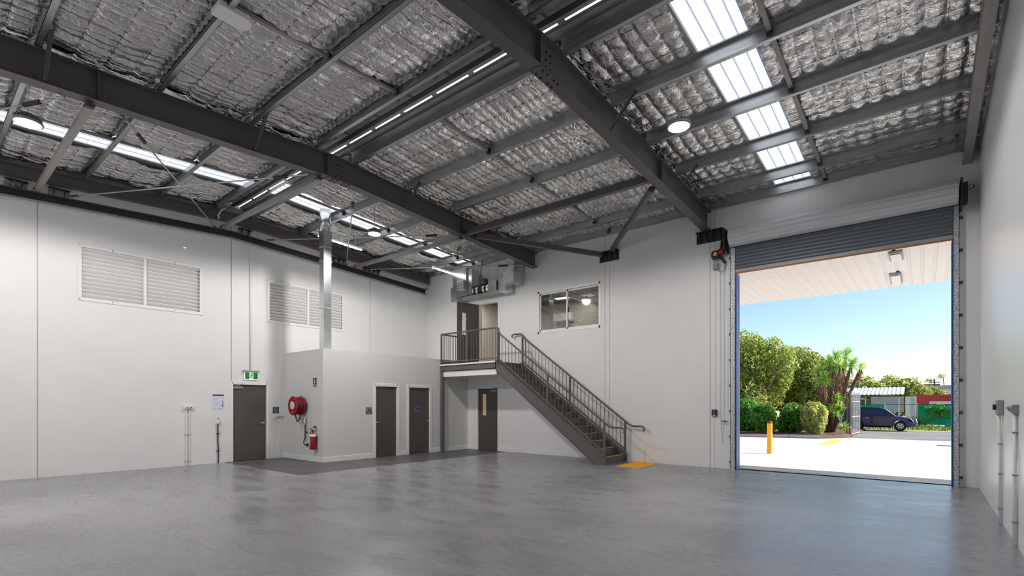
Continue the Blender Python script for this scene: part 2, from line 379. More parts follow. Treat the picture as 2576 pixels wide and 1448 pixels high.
for P in (PN, PF):
    for k in range(len(P) - 1):
        y0, y1 = P[k] + .01, P[k + 1] - .01
        s1 = SK1N if P is PN else SK1F
        for a, b, st in ((LX, s1[0], 'rib'), (s1[1], -9.2, 'rib'), (-9.2, -4.04, 'rib'), (-4.04, SK3[0], 'quilt'), (SK3[1], RX, 'quilt')):
            sd += 5; foil_panel(a, b, y0, y1, st, sd)
        ya_, yb_ = (5.84 if y0 < 6.1 and P is PF else y0 - .01), (5.36 if P is PN and k == 4 else (BY if P is PF and k == 4 else y1 + .01)); skylight(*s1, ya_, yb_); skylight(*SK3, ya_, yb_)  # near-slope strip of the right bay is assumed, added for its light
# retaining wire under the foil: thin strands, one part for each bay
for bx0, bx1 in ((LX, -9.3), (-9.1, -4.14), (-3.94, RX - .1)):
    m = MB()
    for P in (PN[1:], PF):
        for k in range(len(P) - 1):
            y0, y1 = P[k], P[k + 1]; n = 4
            for j in range(1, n):
                y = y0 + (y1 - y0) * j / n; zc = roofz(y, ZP + .208) - .055 * math.sin(PI * j / n) ** .8 - .022
                for xa, xb in ([(bx0, SK3[0]), (SK3[1], bx1)] if bx0 > -5 else [(bx0, (SK1N if P is not PF else SK1F)[0]), ((SK1N if P is not PF else SK1F)[1], bx1)] if bx0 < -10 else [(bx0, bx1)]): m.bar((xa, y, zc), (xb, y, zc), .0045, .0045)
            x = bx0 + .15
            while x < bx1:
                if not (SK3[0] - .02 < x < SK3[1] + .02 or -12.82 < x < -11.58):
                    ys = [y0 + (y1 - y0) * t for t in (.03, .25, .5, .75, .97)]
                    zz = [roofz(y, ZP + .208) - .055 * math.sin(PI * t) ** .8 - .022 for y, t in zip(ys, (.03, .25, .5, .75, .97))]
                    for q in range(4): m.bar((x, ys[q], zz[q]), (x, ys[q + 1], zz[q + 1]), .003, .003)
                x += .31
    w = m.build('wire_mesh', M_BLACK, ce); w['kind'] = 'stuff'
# purlins (Z sections), bay by bay
def zsec(x0, x1, y, s, zb, m):
    """s = +1: top flange towards -Y (far slope); s=-1 mirrored"""
    h, f, t, lp = .20, .075, .006, .018
    m.box(x0, x1, y - t / 2, y + t / 2, zb, zb + h)
    a, b = sorted((y, y - s * f)); m.box(x0, x1, a, b, zb + h - t, zb + h); e = y - s * f; m.box(x0, x1, min(e, e + s * t), max(e, e + s * t), zb + h - lp, zb + h)
    a, b = sorted((y, y + s * f)); m.box(x0, x1, a, b, zb, zb + t); e = y + s * f; m.box(x0, x1, min(e, e - s * t), max(e, e - s * t), zb, zb + lp)
    return m
for i, (x0, x1) in enumerate(((LX + .02, -9.26), (-9.14, -4.10), (-3.98, RX - .03))):
    for P, s in ((PN, -1), (PF, 1)):
        for y in P:
            pu = zsec(x0, x1, y, s, roofz(y, ZP), MB()).build('purlin', M_GALV, ce)
            if 0 < y < 12:
                for bx in (x0 + .2, x1 - .2):
                    for dz in (.06, .14): MB().cyl((bx, y - .018, roofz(y, ZP) + dz), (bx, y - .002, roofz(y, ZP) + dz), .012, 6).build('bolt', M_GALVB, pu)
# bridging between purlins
for bx in (-11.71, -6.65, -1.6):
    for P in (PN, PF):
        for k in range(len(P) - 1):
            if P[k] < 0 and P[k+1] < 0: continue
            y0, y1 = P[k] + .03, P[k + 1] - .03; z0, z1 = roofz(y0, ZP + .085), roofz(y1, ZP + .085)
            m = MB(); m.bar((bx, y0, z0), (bx, y1, z1), .055, .006); m.bar((bx - .027, y0, z0 + .02), (bx - .027, y1, z1 + .02), .005, .04); m.bar((bx + .027, y0, z0 + .02), (bx + .027, y1, z1 + .02), .005, .04)
            br = m.build('bridging', M_STEELL, ce)
            MB().box(bx - .035, bx + .035, y1 - .012, y1 + .02, z1 - .05, z1 + .06).build('bridging_cleat', M_BLACK, br)
# ridge ties between the two ridge purlins
x = LX + .9
while x < RX - .3:
    m = MB(); z = roofz(5.6, ZP) + .1
    m.box(x - .035, x + .035, 5.232, 5.27, z - .1, z + .12); m.bar((x, 5.26, z + .105), (x, 5.56, z + .105), .05, .012)
    m.build('ridge_tie', M_STEEL, ce); x += .93
MB().box(LX + .1, RX - .1, 5.56, 5.64, roofz(5.6, ZP) + .19, roofz(5.6, ZP) + .21).build('ridge_batten', M_BLACK, ce)

# ------------------------------------------------------------------ rafters
def zb(Y, lift=0.): return 5.66 + .054 * (6.78 - abs(Y - 5.6)) + lift
def rafter(X, name, label, depth=.45, fw=.2, lift=0., stiff=(), fly=(), splice=True, y0=NY + .016, y1=BY - .016, mtl=M_STEEL):
    r = thing(name, label, 'rafter', (X, y1, zb(y1, lift)), 'roof rafters')
    def run(off, w, h, nm):
        m = MB()
        for a, b in ((y0, 5.6), (5.6, y1)): m.bar((X, a, zb(a, lift) + off), (X, b, zb(b, lift) + off), w, h)
        return m.build(nm, mtl, r)
    run(.007, fw, .014, 'bottom_flange'); web = run(depth / 2, .012, depth - .026, 'web'); run(depth - .007, fw, .014, 'top_flange')
    for y in stiff:
        for s in (-1, 1): MB().box(X + s * .006 if s > 0 else X - fw / 2 + .008, X + fw / 2 - .008 if s > 0 else X - .006, y - .007, y + .007, zb(y, lift) + .014, zb(y, lift) + depth - .014).build('stiffener', mtl, r)
    if splice:
        ys = 5.72
        m = MB(); m.box(X - .012, X + .012, ys - .2, ys + .2, zb(ys, lift) + .06, zb(ys, lift) + depth - .06); m.build('splice_plate', mtl, r)
        pb = MB().box(X - fw / 2 + .005, X + fw / 2 - .005, ys - .28, ys + .28, zb(ys, lift) - .016, zb(ys, lift)).build('flange_plate', mtl, r)
        for dy in (-.18, -.08, .08, .18):
            for dx in (-.055, .055):
                MB().cyl((X + dx, ys + dy, zb(ys, lift) - .034), (X + dx, ys + dy, zb(ys, lift) - .014), .018, 6).build('bolt', M_BLACK, pb)
        for dy in (-.05, .05):
            for dz in (.12, .22, .32):
                for s in (-1, 1): MB().cyl((X + s * .012, ys + dy, zb(ys, lift) + dz), (X + s * .028, ys + dy, zb(ys, lift) + dz), .014, 6).build('bolt', M_BLACK, web)
    for y, s in fly:      # fly braces from the bottom flange to the purlin
        for sx in s:
            e = 1 if y < 5.6 else -1; p = (X + sx * .05, y + e * .012, zb(y, lift) + .03); q = (X + sx * .52, y + e * .012, roofz(y, ZP) + .07)
            f = MB().bar(p, q, .05, .008, up=(0, 1, 0)).bar((p[0], p[1] + e * .022, p[2]), (q[0], q[1] + e * .022, q[2]), .008, .045, up=(0, 1, 0)).build('fly_brace', M_STEEL, r)
            MB().cyl((q[0], q[1] + e * .003, q[2]), (q[0], q[1] + e * .02, q[2]), .014, 6).build('bolt', M_GALVB, f); MB().cyl((p[0] + sx * .03, p[1] + e * .003, p[2] + .04), (p[0] + sx * .03, p[1] + e * .02, p[2] + .04), .014, 6).build('bolt', M_GALVB, f)
    return r
rafter(-9.2, 'rafter', 'dark grey steel rafter sweeping across the middle of the roof above the washroom block', stiff=(1.85, 5.42, 9.2), fly=((1.25, (1,)), (4.0, (1,)), (7.42, (1,)), (10.2, (1,)), (11.55, (-1,))))
rafter(-4.04, 'rafter', 'grey steel rafter meeting the wall beside the roller door', stiff=(1.85, 5.45, 9.46), fly=((4.0, (1,)), (7.42, (1,)), (10.2, (1,))))
rafter(-13.98, 'rafter', 'slim dark end rafter running along the top of the louvre wall', depth=.24, fw=.13, lift=.22, splice=False)
rafter(.60, 'rafter', 'slim grey end rafter along the top of the wall nearest the roller door edge', depth=.24, fw=.13, lift=.22, splice=False, mtl=M_STEELL)
# pale filler strip between end rafter and foil
tag(MB().bar((LX + .03, NY, roofz(NY, ZP) + .1), (LX + .03, 5.6, roofz(5.6, ZP) + .1), .04, .2).bar((LX + .03, 5.6, roofz(5.6, ZP) + .1), (LX + .03, BY, roofz(BY, ZP) + .1), .04, .2).build('trim_1', M_STEELL), 'pale grey steel filler strip above the end rafter', 'trim', kind='structure')
# sloping channel on the louvre wall
def zc(Y): return 5.50 + .054 * (6.78 - abs(Y - 5.6))
wc = thing('wall_channel', 'grey steel channel, its web coloured dark for shade, following the gable along the top of louvre wall', 'channel', (LX, BY, zc(BY)))
for nm, off, w, h, mm, dx in (('bottom_flange', .006, .11, .012, M_STEELL, .055), ('web', .09, .012, .16, M_BLACK, .012), ('top_flange', .174, .11, .012, M_STEEL, .055)):  # web coloured black to stand for the shade inside the channel
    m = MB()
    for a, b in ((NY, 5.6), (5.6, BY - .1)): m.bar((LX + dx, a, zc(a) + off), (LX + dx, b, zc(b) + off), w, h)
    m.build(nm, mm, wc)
def wall_bracket(label, o, u, n, fins, w, h=.26, name='wall_bracket', pm=None):
    """steel angle with gusset fins; o = centre on the wall, u = along, n = out from the wall"""
    o, u, n = Vector(o), Vector(u), Vector(n); b = thing(name, label, 'bracket', o, 'steel wall brackets')
    MB().bar(o - u * w / 2 + n * .01, o + u * w / 2 + n * .01, h, .02, up=n).build('back_plate', pm or M_BLACK, b)
    MB().bar(o - u * w / 2 + n * .06 + UP * (h / 2), o + u * w / 2 + n * .06 + UP * (h / 2), .12, .014).build('shelf_plate', M_BLACK, b)
    for k in range(fins):
        c = o + u * (w * ((k + .5) / fins - .5)); i = MB()
        a1 = c + n * .02 + UP * (h / 2); a2 = c + n * .12 + UP * (h / 2); a3 = c + n * .02 - UP * (h / 2)
        e = u * .007
        i.v = [tuple(q + e * s) for s in (-1, 1) for q in (a1, a2, a3)]; i.f = [(0, 1, 2), (5, 4, 3), (0, 3, 4, 1), (1, 4, 5, 2), (2, 5, 3, 0)]
        i.build('gusset', M_BLACK, b)
    return b
wall_bracket('dark gusseted steel bracket below the rafter end beside the roller door', PY(1786, 596, BY), (1, 0, 0), (0, -1, 0), 4, .62)
wall_bracket('dark gusseted steel bracket holding two diagonal braces above the office window', PY(1533, 645, BY), (1, 0, 0), (0, -1, 0), 4, .58)
for y, n_, lab in ((1.55, 2, 'upper'), (2.2, 2, 'b'), (5.95, 2, 'c'), (8.75, 3, 'd'), (9.95, 4, 'e')):
    labs = {'upper': 'small dark bracket on the wall channel before the strut nearest the frame edge', 'b': 'small dark bracket on the wall channel just past the strut nearest the frame edge', 'c': 'small dark bracket on the wall channel at the gable peak', 'd': 'row of dark gusset plates on the channel behind the vertical duct', 'e': 'row of dark gusset plates on the channel past the farthest strut'}
    wall_bracket(labs[lab], (LX, y, zc(y) + .26), (0, 1, 0), (1, 0, 0), n_, .17 * n_, .15, pm=M_STEELL)
# struts from channel to rafter and on to the next rafter
def strut(p, q, label, w=.09, mm=M_STEELL, h=None, cat='strut', group='roof struts'):
    t = thing('strut', label, cat, p, group)
    MB().bar(p, q, w, h or w).build('tube', mm, t); d = (Vector(q) - Vector(p)).normalized()
    for c, s in ((Vector(p), 1), (Vector(q), -1)): MB().bar(c - d * (s * .06), c + d * (s * .08), w * 1.25, .016).build('end_plate', M_BLACK, t)
    return t
for y, lab in ((1.85, 'pale steel strut nearest the frame edge from louvre wall to rafter'), (5.38, 'pale steel strut from the gable peak of the louvre wall to the rafter splice'), (9.3, 'pale steel strut from louvre wall to rafter behind the hanging lamp')):
    strut((LX + .1, y, zc(y) + .235), (-9.24, y - .08, zb(y) - .054), lab)
strut((-9.085, 9.3, zb(9.3) + .09), (-4.155, 9.33, zb(9.33) + .09), 'dark steel tie beam spanning between the two rafters near the back wall', .10, M_STEEL, .14)
bk = PY(1533, 638, BY - .1)
strut((-9.04, 9.60, zb(9.6) + .09), tuple(bk + Vector((-.22, 0, .02))), 'dark diagonal brace from the washroom rafter to the wall bracket', .09, M_STEEL, .12)
strut((-4.2, 9.55, zb(9.55) - .02), tuple(bk + Vector((.08, 0, .10))), 'grey diagonal brace from the roller door rafter to the wall bracket', .09, M_STEEL, .12)
# rod bracing
def rod(p, q, label, r=.014):
    t = thing('bracing_rod', label, 'rod', p, 'roof bracing rods'); p, q = Vector(p), Vector(q); d = (q - p).normalized()
    MB().cyl(p, q, r, 8).build('rod', M_GALV, t)
    MB().cyl(q - d * .75, q - d * .45, r * 2.2, 8).build('turnbuckle', M_BLACK, t); MB().bar(p, p + d * .22, .05, .02).build('end_fork', M_BLACK, t)
C_ = lambda y, d=0.: (LX + .13, y, zc(y) + .21 - d); R_ = lambda y, d=0.: (-9.26, y, zb(y) - .03 - d)
rod(C_(2.35), R_(5.1), 'bracing rod rising from the channel above the first louvre towards the rafter splice')
rod(C_(5.2, .05), R_(2.2, .05), 'bracing rod from the gable peak down the bay to the near rafter end')
rod(C_(6.5), R_(9.0), 'bracing rod passing behind the vertical duct')
rod(C_(8.95, .05), R_(6.1, .05), 'bracing rod dropping from the rafter splice beside the vertical duct')
rod(C_(9.6), R_(11.85), 'nearly level bracing rod across the corner in front of the ventilation duct')
rod(C_(12.2, .05), R_(9.4, .05), 'bracing rod slanting down to the end of the wall channel')
rod(C_(-.8), R_(1.5), 'bracing rod crossing above the lamp at the frame edge')
rod(C_(1.6, .05), R_(-1.0, .05), 'bracing rod leaving the frame edge above the channel')

# ------------------------------------------------------------------ lamps
M_LAMPE = mat('lamp_diffuser', (1, .95, .86), .5, emit=9.)
def high_bay(px, py, ytop, label, watt=1.):
    p = PY(px, py, ytop); Z = p.z; t = thing('high_bay_lamp', label, 'lamp', p, 'high bay lamps')
    MB().lathe([(.0, .14), (.06, .14), (.07, .06), (.14, .05), (.17, .03), (.175, 0), (.155, -.005), (.15, .0)], p, n=28).build('housing', M_GREYP, t, smooth=True)
    m = MB()
    for k in range(20):
        a = 2 * PI * k / 20; m.bar(p + Vector((.07 * math.cos(a), .07 * math.sin(a), .085)), p + Vector((.155 * math.cos(a), .155 * math.sin(a), .06)), .004, .05)
    m.build('cooling_fins', M_GREYP, t)
    MB().lathe([(.0, -.012), (.148, -.010), (.152, .004)], p, n=28).build('diffuser', M_LAMPE, t)
    MB().cyl(p + Vector((0, 0, .14)), p + Vector((0, 0, roofz(min(PN + PF, key=lambda q: abs(q - p.y)), ZP) - .001 - Z)), .006, 6).build('suspension_rod', M_CHROME, t)
    l = bpy.data.lights.new('high_bay_light', 'SPOT'); l.spot_size = math.radians(177); l.spot_blend = .22; l.shadow_soft_size = .15; l.energy = LAMP_W * watt; l.color = (1, .965, .95)
    lo = bpy.data.objects.new('high_bay_light', l); COL.objects.link(lo); lo.location = p - Vector((0, 0, .03))
high_bay(70, 310, 1.235, 'round lit high bay lamp hanging at the far left by the first strut', 1.25)
high_bay(942, 588, 7.45, 'small round lit high bay lamp hanging near the louvre wall behind the duct', 1.1)
high_bay(1708, 319, 7.45, 'round lit high bay lamp hanging beside the roller door skylights', .8)
def batten(p, q, label):
    p, q = Vector(p), Vector(q); t = thing('batten_light', label, 'light', p, 'tube battens')
    MB().bar(p, q, .06, .05).build('body', M_WHITEP, t); MB().bar(p - Vector((0, 0, .04)), q - Vector((0, 0, .04)), .045, .03).build('tube', M_LAMPE, t)
    for f in (.15, .85):
        c = p.lerp(q, f); MB().cyl(c, (c.x, c.y, roofz(c.y, ZP)), .005, 6).build('hanger', M_CHROME, t)
batten((-12.75, 7.3, 6.12), (-12.75, 8.65, 6.06), 'white tube batten light under the roof behind the vertical duct')
batten((-12.3, 11.0, 5.97), (-12.3, 12.1, 5.93), 'white tube batten light above the ventilation duct in the corner')
# white junction box hung at the bridging
t = thing('junction_box', 'white square box fixed under the roof bridging', 'box', PZ(585, 48, 6.30))
c = PZ(585, 48, 6.30)
MB().prism([(c.x + dx, c.y + dy) for dx, dy in ((-.13, -.20), (.13, -.20), (.13, .15), (.07, .21), (-.07, .21), (-.13, .15))], 'Z', c.z, c.z + .07).build('cover', M_WHITEP, t, bevel=.006)
MB().box(c.x - .02, c.x + .02, c.y - .02, c.y + .02, c.z + .07, roofz(c.y, ZP) + .2).build('mounting_stem', M_WHITEP, t)

# ------------------------------------------------------------------ doors and windows
class Fr:
    """local frame on a wall: u along, z up, n out of the wall into the room"""
    def __init__(s, axis, pos, sgn): s.axis, s.pos, s.sgn = axis, pos, sgn
    def b(s, m, u0, u1, z0, z1, n0, n1):
        a, c = sorted((s.pos + s.sgn * n0, s.pos + s.sgn * n1))
        return m.box(a, c, u0, u1, z0, z1) if s.axis == 'X' else m.box(u0, u1, a, c, z0, z1)
    def p(s, u, z, n): return Vector((s.pos + s.sgn * n, u, z)) if s.axis == 'X' else Vector((u, s.pos + s.sgn * n, z))
    def prism(s, m, poly, n0, n1): return m.prism(poly, 'X' if s.axis == 'X' else 'Y', s.pos + s.sgn * n0, s.pos + s.sgn * n1)
FL, FB, FE, FS, FRI = Fr('X', LX, 1), Fr('Y', BY, -1), Fr('Y', BE, -1), Fr('X', BX, 1), Fr('X', RX, -1)

def lever(fr, u, z, n, d, parent):
    m = MB(); m.cyl(fr.p(u, z, n), fr.p(u, z, n + .012), .026, 14).cyl(fr.p(u, z, n + .01), fr.p(u, z, n + .05), .009, 8)
    m.tube([fr.p(u, z, n + .05), fr.p(u + d * .03, z, n + .055), fr.p(u + d * .12, z - .004, n + .05)], .010, 8)
    m.build('door_handle', M_CHROME, parent, smooth=True)['label'] = 'chrome lever handle'
def door(n, label, fr, u0, u1, z1, side, z0=0., rec=.02, vision=None, closer=None, fw=.075, lock=False, sign=None):
    d = thing('door_%d' % n, label, 'door', fr.p((u0 + u1) / 2, z0, 0), kind='structure')
    m = MB(); o = .012
    fr.b(m, u0 - fw, u0 + .02, z0, z1 + fw, -.11, o); fr.b(m, u1 - .02, u1 + fw, z0, z1 + fw, -.11, o); fr.b(m, u0, u1, z1 - .018, z1 + fw, -.11, o)
    m.build('door_frame', M_TRIM, d, bevel=.004)
    lf = MB(); g = .022
    if vision:
        va, vb, vc, vd = vision
        for q in ((u0 + g, va, z0 + .01, z1 - g), (vb, u1 - g, z0 + .01, z1 - g), (va, vb, z0 + .01, vc), (va, vb, vd, z1 - g)): fr.b(lf, *q, -rec - .04, -rec)
    else: fr.b(lf, u0 + g, u1 - g, z0 + .01, z1 - g, -rec - .04, -rec)
    leaf = lf.build('door_leaf', M_DOOR, d)
    if vision:
        fr.b(MB(), va, vb, vc, vd, -rec - .026, -rec - .018).build('vision_pane', M_PANE, leaf)['label'] = 'narrow vision pane with painted amber glow'
    lever(fr, u0 + .07 if side < 0 else u1 - .07, z0 + 1.0, -rec, 1 if side < 0 else -1, leaf)
    if lock: MB().cyl(fr.p(u1 - .05, z0 + 1.13, -rec), fr.p(u1 - .05, z0 + 1.13, -rec + .03), .022, 10).build('thumb_lock', M_CHROME, leaf)
    if closer:
        ca = u0 + .03 if closer < 0 else u1 - .30
        c = MB(); fr.b(c, ca, ca + .25, z1 - .13, z1 - .075, -rec, -rec + .05); cb = c.build('door_closer', M_GREYP, leaf, bevel=.006)
        MB().tube([fr.p(ca + .06, z1 - .075, -rec + .03), fr.p(ca + .14, z1 - .03, -rec + .12), fr.p(ca + .27, z1 + .02, -rec + .03)], .009, 6).build('closer_arm', M_GREYP, cb)
    return d, leaf
M_PANE = mat('amber_glow_pane', srgb(196, 168, 128), .3, var=.06, emit=.25)  # warm light behind the glass put into its colour and glow
door(1, 'tall taupe exit door with chrome lever in the louvre wall', FL, D1[0], D1[1], D1[3], 1, rec=.05, closer=-1, fw=.06)
door(2, 'taupe washroom door with handle at its near edge', FS, *TD[0][:2], TD[0][3], -1, rec=.03)
d3, lf3 = door(3, 'taupe washroom door with a small blue sign, beside the stair column', FS, *TD[1][:2], TD[1][3], 1, rec=.03, lock=True)
door(4, 'taupe door with narrow vision pane under the stair landing', FB, LD[0], LD[1], LD[3], -1, rec=.03, vision=(-11.41, -11.24, 1.15, 1.85), closer=1)
MB().box(D1[0] - 2, D1[0] - 2, 0, 0, 0, 0)
# open door at the landing
d5 = thing('door_5', 'open taupe door with glazed slot at the top of the stairs', 'door', (UD[0], BY, UD[2]), kind='structure')
m = MB(); u0, u1, z0, z1 = UD
FB.b(m, u0 - .07, u0 + .015, z0, z1 + .07, -.12, .012); FB.b(m, u1 - .015, u1 + .07, z0, z1 + .07, -.12, .012); FB.b(m, u0, u1, z1 - .015, z1 + .07, -.12, .012)
m.build('door_frame', M_TRIM, d5)
hin = Vector((u0 + .02, BY - .02, 0)); fre = Vector((-11.68, 11.53, 0)); dr = (fre - hin).normalized(); L = .86
def leafbar(a, b, za, zb_): return MB().bar(hin + dr * a + UP * ((za + zb_) / 2), hin + dr * b + UP * ((za + zb_) / 2), .04, zb_ - za)
m = MB()
for a, b, za, zz in ((.0, L - .36, z0 + .01, z1 - .02), (L - .18, L, z0 + .01, z1 - .02), (L - .36, L - .18, z0 + .01, z0 + 1.0), (L - .36, L - .18, z1 - .35, z1 - .02)):
    q = leafbar(a, b, za, zz); k = len(m.v); m.v += q.v; m.f += [tuple(i + k for i in f) for f in q.f]
lf5 = m.build('door_leaf', M_DOOR, d5)
MB().bar(hin + dr * (L - .36) + UP * (z0 + 1.4), hin + dr * (L - .18) + UP * (z0 + 1.4), .01, .82).build('vision_pane', M_GLASS, lf5)
MB().bar(hin + dr * (L - .36) + UP * (z0 + 1.52), hin + dr * (L - .18) + UP * (z0 + 1.52), .045, .03).build('glazing_bar', M_TRIM, lf5)
hp = hin + dr * (L - .07) + UP * (z0 + 1.0)
MB().cyl(hp, hp + Vector((.06, 0, 0)), .012, 8).tube([hp + Vector((.06, 0, 0)), hp + Vector((.06, .06, 0)), hp + Vector((.055, .13, 0))], .01, 8).build('door_handle', M_CHROME, lf5)

# louvre windows
def louvre(n, Hh, label):
    u0, u1, z0, z1 = Hh; w = thing('window_%d' % n, label, 'louvre window', FL.p((u0 + u1) / 2, z0, 0), kind='structure')
    m = MB(); f = .075
    for q in ((u0, u0 + f, z0, z1), (u1 - f, u1, z0, z1), (u0 + f, u1 - f, z0, z0 + f), (u0 + f, u1 - f, z1 - f, z1)): FL.b(m, *q, -.02, .018)
    m.build('frame', M_TRIM, w, bevel=.003)
    MB()
    m = MB(); FL.b(m, u0 - .02, u1 + .02, z1, z1 + .012, -.01, .03); m.build('drip_flashing', M_TRIM, w)
    um = (u0 + u1) / 2; m = MB(); FL.b(m, um - .03, um + .03, z0 + f, z1 - f, -.06, .012); m.build('mullion', M_TRIM, w)
    m = MB(); FL.b(m, u0, u1, z0, z1, -.16, -.15); m.build('shade_backing', M_STEEL, w)  # added dark sheet standing in for the shade behind the blades
    first = None; ns = 12; zs, ze = z0 + f, z1 - f; p = (ze - zs) / ns
    for a, b in ((u0 + f, um - .03), (um + .03, u1 - f)):
        first = None
        for k in range(ns):
            if first is None:
                m = MB(); X0 = LX - .012; X1 = LX - .085
                m.prism([(X0, zs + p - .012), (X0, zs + p), (X1, zs + .004), (X1, zs - .008 + .0), (X0 - .03, zs + p * .5 - .004)], 'Y', a, b); first = m.build('louvre_blade', M_TRIM, w)
            else: share('louvre_blade', first, w, (0, 0, p * k))
    m = MB()
    for a in (u0 + f / 2, (u0 + um) / 2, (um + u1) / 2):
        for z in (z0 + f / 2, z1 - f / 2): MB().cyl(FL.p(a, z, .018), FL.p(a, z, .024), .010, 8).build('screw', M_BLACK, w)
louvre(1, LOU[0], 'white bladed louvre window farthest from the exit door')
louvre(2, LOU[1], 'white bladed louvre window partly behind the vertical duct')

# office window
w3 = thing('window_3', 'white framed sliding office window above the stairs', 'window', (WI[0], BY, WI[2]), kind='structure')
u0, u1, z0, z1 = WI; m = MB()
for q in ((u0 - .02, u0 + .05, z0 - .02, z1 + .02), (u1 - .05, u1 + .02, z0 - .02, z1 + .02), (u0, u1, z0 - .02, z0 + .05), (u0, u1, z1 - .05, z1 + .02)): FB.b(m, *q, -.1, .012)
m.build('architrave', M_TRIM, w3, bevel=.004)
um = u0 + (u1 - u0) * .475
for a, b, n in ((u0 + .05, um + .02, -.05), (um - .02, u1 - .05, -.075)):
    m = MB()
    for q in ((a, a + .04, z0 + .05, z1 - .05), (b - .04, b, z0 + .05, z1 - .05), (a, b, z0 + .05, z0 + .095), (a, b, z1 - .09, z1 - .05)): FB.b(m, *q, n - .012, n + .012)
    s_ = m.build('sash', M_TRIM, w3); q = MB(); FB.b(q, a + .04, b - .04, z0 + .09, z1 - .085, n - .003, n + .003); q.build('pane', M_GLASS, s_)
m = MB(); FB.b(m, um + .03, um + .055, (z0 + z1) / 2 - .08, (z0 + z1) / 2 + .06, -.06, -.03); m.build('latch', M_DARKRUB, w3)
# office beyond
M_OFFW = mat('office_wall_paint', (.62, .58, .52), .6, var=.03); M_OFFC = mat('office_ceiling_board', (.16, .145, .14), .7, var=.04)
OZ = 5.30
of = MB(); of.box(LX, -5.6, 12.56, 15.8, 2.6, 2.76); of = tag(of.build('floor_office', M_OFFW), 'office floor beyond the upper window', 'floor', kind='structure')
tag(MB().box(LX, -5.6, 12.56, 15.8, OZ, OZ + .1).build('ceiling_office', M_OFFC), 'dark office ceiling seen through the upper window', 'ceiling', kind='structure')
tag(MB().box(LX, -5.6, 15.8, 15.95, 2.6, OZ).build('wall_office_far', M_OFFW), 'warm office wall seen through the upper window', 'wall', kind='structure')
tag(MB().box(LX - .15, LX, 12.56, 15.8, 2.6, OZ).build('wall_office_left', M_OFFW), 'warm office side wall seen through the open upper door', 'wall', kind='structure')
tag(MB().box(-5.6, -5.45, 12.56, 15.8, 2.6, OZ).build('wall_office_right', M_OFFW), 'office side wall beyond the sliding window', 'wall', kind='structure')
tag(MB().box(-12.9, -12.8, 12.56, 15.79, 2.76, OZ).build('wall_office_partition', M_OFFW), 'office partition behind the open upper door', 'wall', kind='structure')
def panel_light(x0, x1, y0, y1, label):
    t = thing('office_light', label, 'light', ((x0 + x1) / 2, (y0 + y1) / 2, OZ), 'office strip lights')
    MB().box(x0, x1, y0, y1, OZ - .05, OZ - .0005).build('housing', M_WHITEP, t); MB().box(x0 + .02, x1 - .02, y0 + .02, y1 - .02, OZ - .056, OZ - .05).build('diffuser', M_LAMPE, t)
    l = bpy.data.lights.new('office_strip', 'AREA'); l.shape = 'RECTANGLE'; l.size = x1 - x0; l.size_y = y1 - y0; l.energy = 14; l.color = (1, .93, .84)
    lo = bpy.data.objects.new('office_strip', l); COL.objects.link(lo); lo.location = ((x0 + x1) / 2, (y0 + y1) / 2, OZ - .07)
qa, qb = PZ(1398, 752, OZ - .05), PZ(1512, 735, OZ - .05); panel_light(qa.x, qb.x + .3, qa.y - .12, qa.y + .12, 'long white strip light seen through the office window')
qa = PZ(1478, 777, OZ - .05); panel_light(-9.0, -7.4, 15.25, 15.45, 'short white strip light added to imitate a reflection in the office window')  # strip light added where the pane shows a reflection
qa = PZ(1207, 770, OZ - .05); panel_light(-12.6, -11.2, 13.3, 13.55, 'white strip light seen through the open upper door')
ac = thing('air_conditioner', 'white wall split air conditioner inside the office', 'air conditioner', (-10.3, 15.7, 4.5))
MB().box(-10.75, -9.95, 15.58, 15.79, 4.55, 4.88).build('casing', M_WHITEP, ac, bevel=.03); MB().box(-10.7, -10.0, 15.56, 15.585, 4.56, 4.60).build('outlet_flap', M_GREYP, ac)

# ------------------------------------------------------------------ roller door
rd = thing('roller_door', 'grey roller door rolled half up in galvanised guides', 'roller door', (-1.5, BY, 0))
M_CURT = mat('slate_curtain_steel', srgb(104, 112, 120), .36, var=.05, vscale=3); M_ROLL = mat('pale_curtain_steel', srgb(205, 206, 208), .38, var=.03)
ry, rz, rr = BY - .245, 5.33, .215
m = MB(); nseg = 44; pr = []
for k in range(nseg):
    t = 2 * PI * k / nseg; r_ = rr - (.022 if k % 4 == 0 else 0); pr.append((ry + r_ * math.cos(t), rz + r_ * math.sin(t)))
m.prism(pr, 'X', -3.45, .475).build('curtain_roll', M_ROLL, rd)
ys = BY - .10; first = None; zt = 5.22; pt = .0765; nsl = 8
for k in range(nsl):
    if first is None:
        z = zt; first = MB().prism([(ys, z), (ys - .006, z - .006), (ys - .034, z - .014), (ys - .036, z - .040), (ys - .008, z - .062), (ys, z - pt), (ys + .006, z - pt), (ys + .006, z)], 'X', -3.41, .45).build('curtain_slat', M_CURT, rd)
    else: share('curtain_slat', first, rd, (0, 0, -pt * k))
zb_ = zt - nsl * pt
MB().box(-3.41, .45, ys - .03, ys + .02, zb_ - .07, zb_).build('bottom_rail', M_STEELL, rd); MB().box(-3.40, .44, ys - .012, ys + .01, zb_ - .095, zb_ - .07).build('bottom_seal', mat('orange_seal', srgb(170, 110, 50), .6, var=.1), rd)
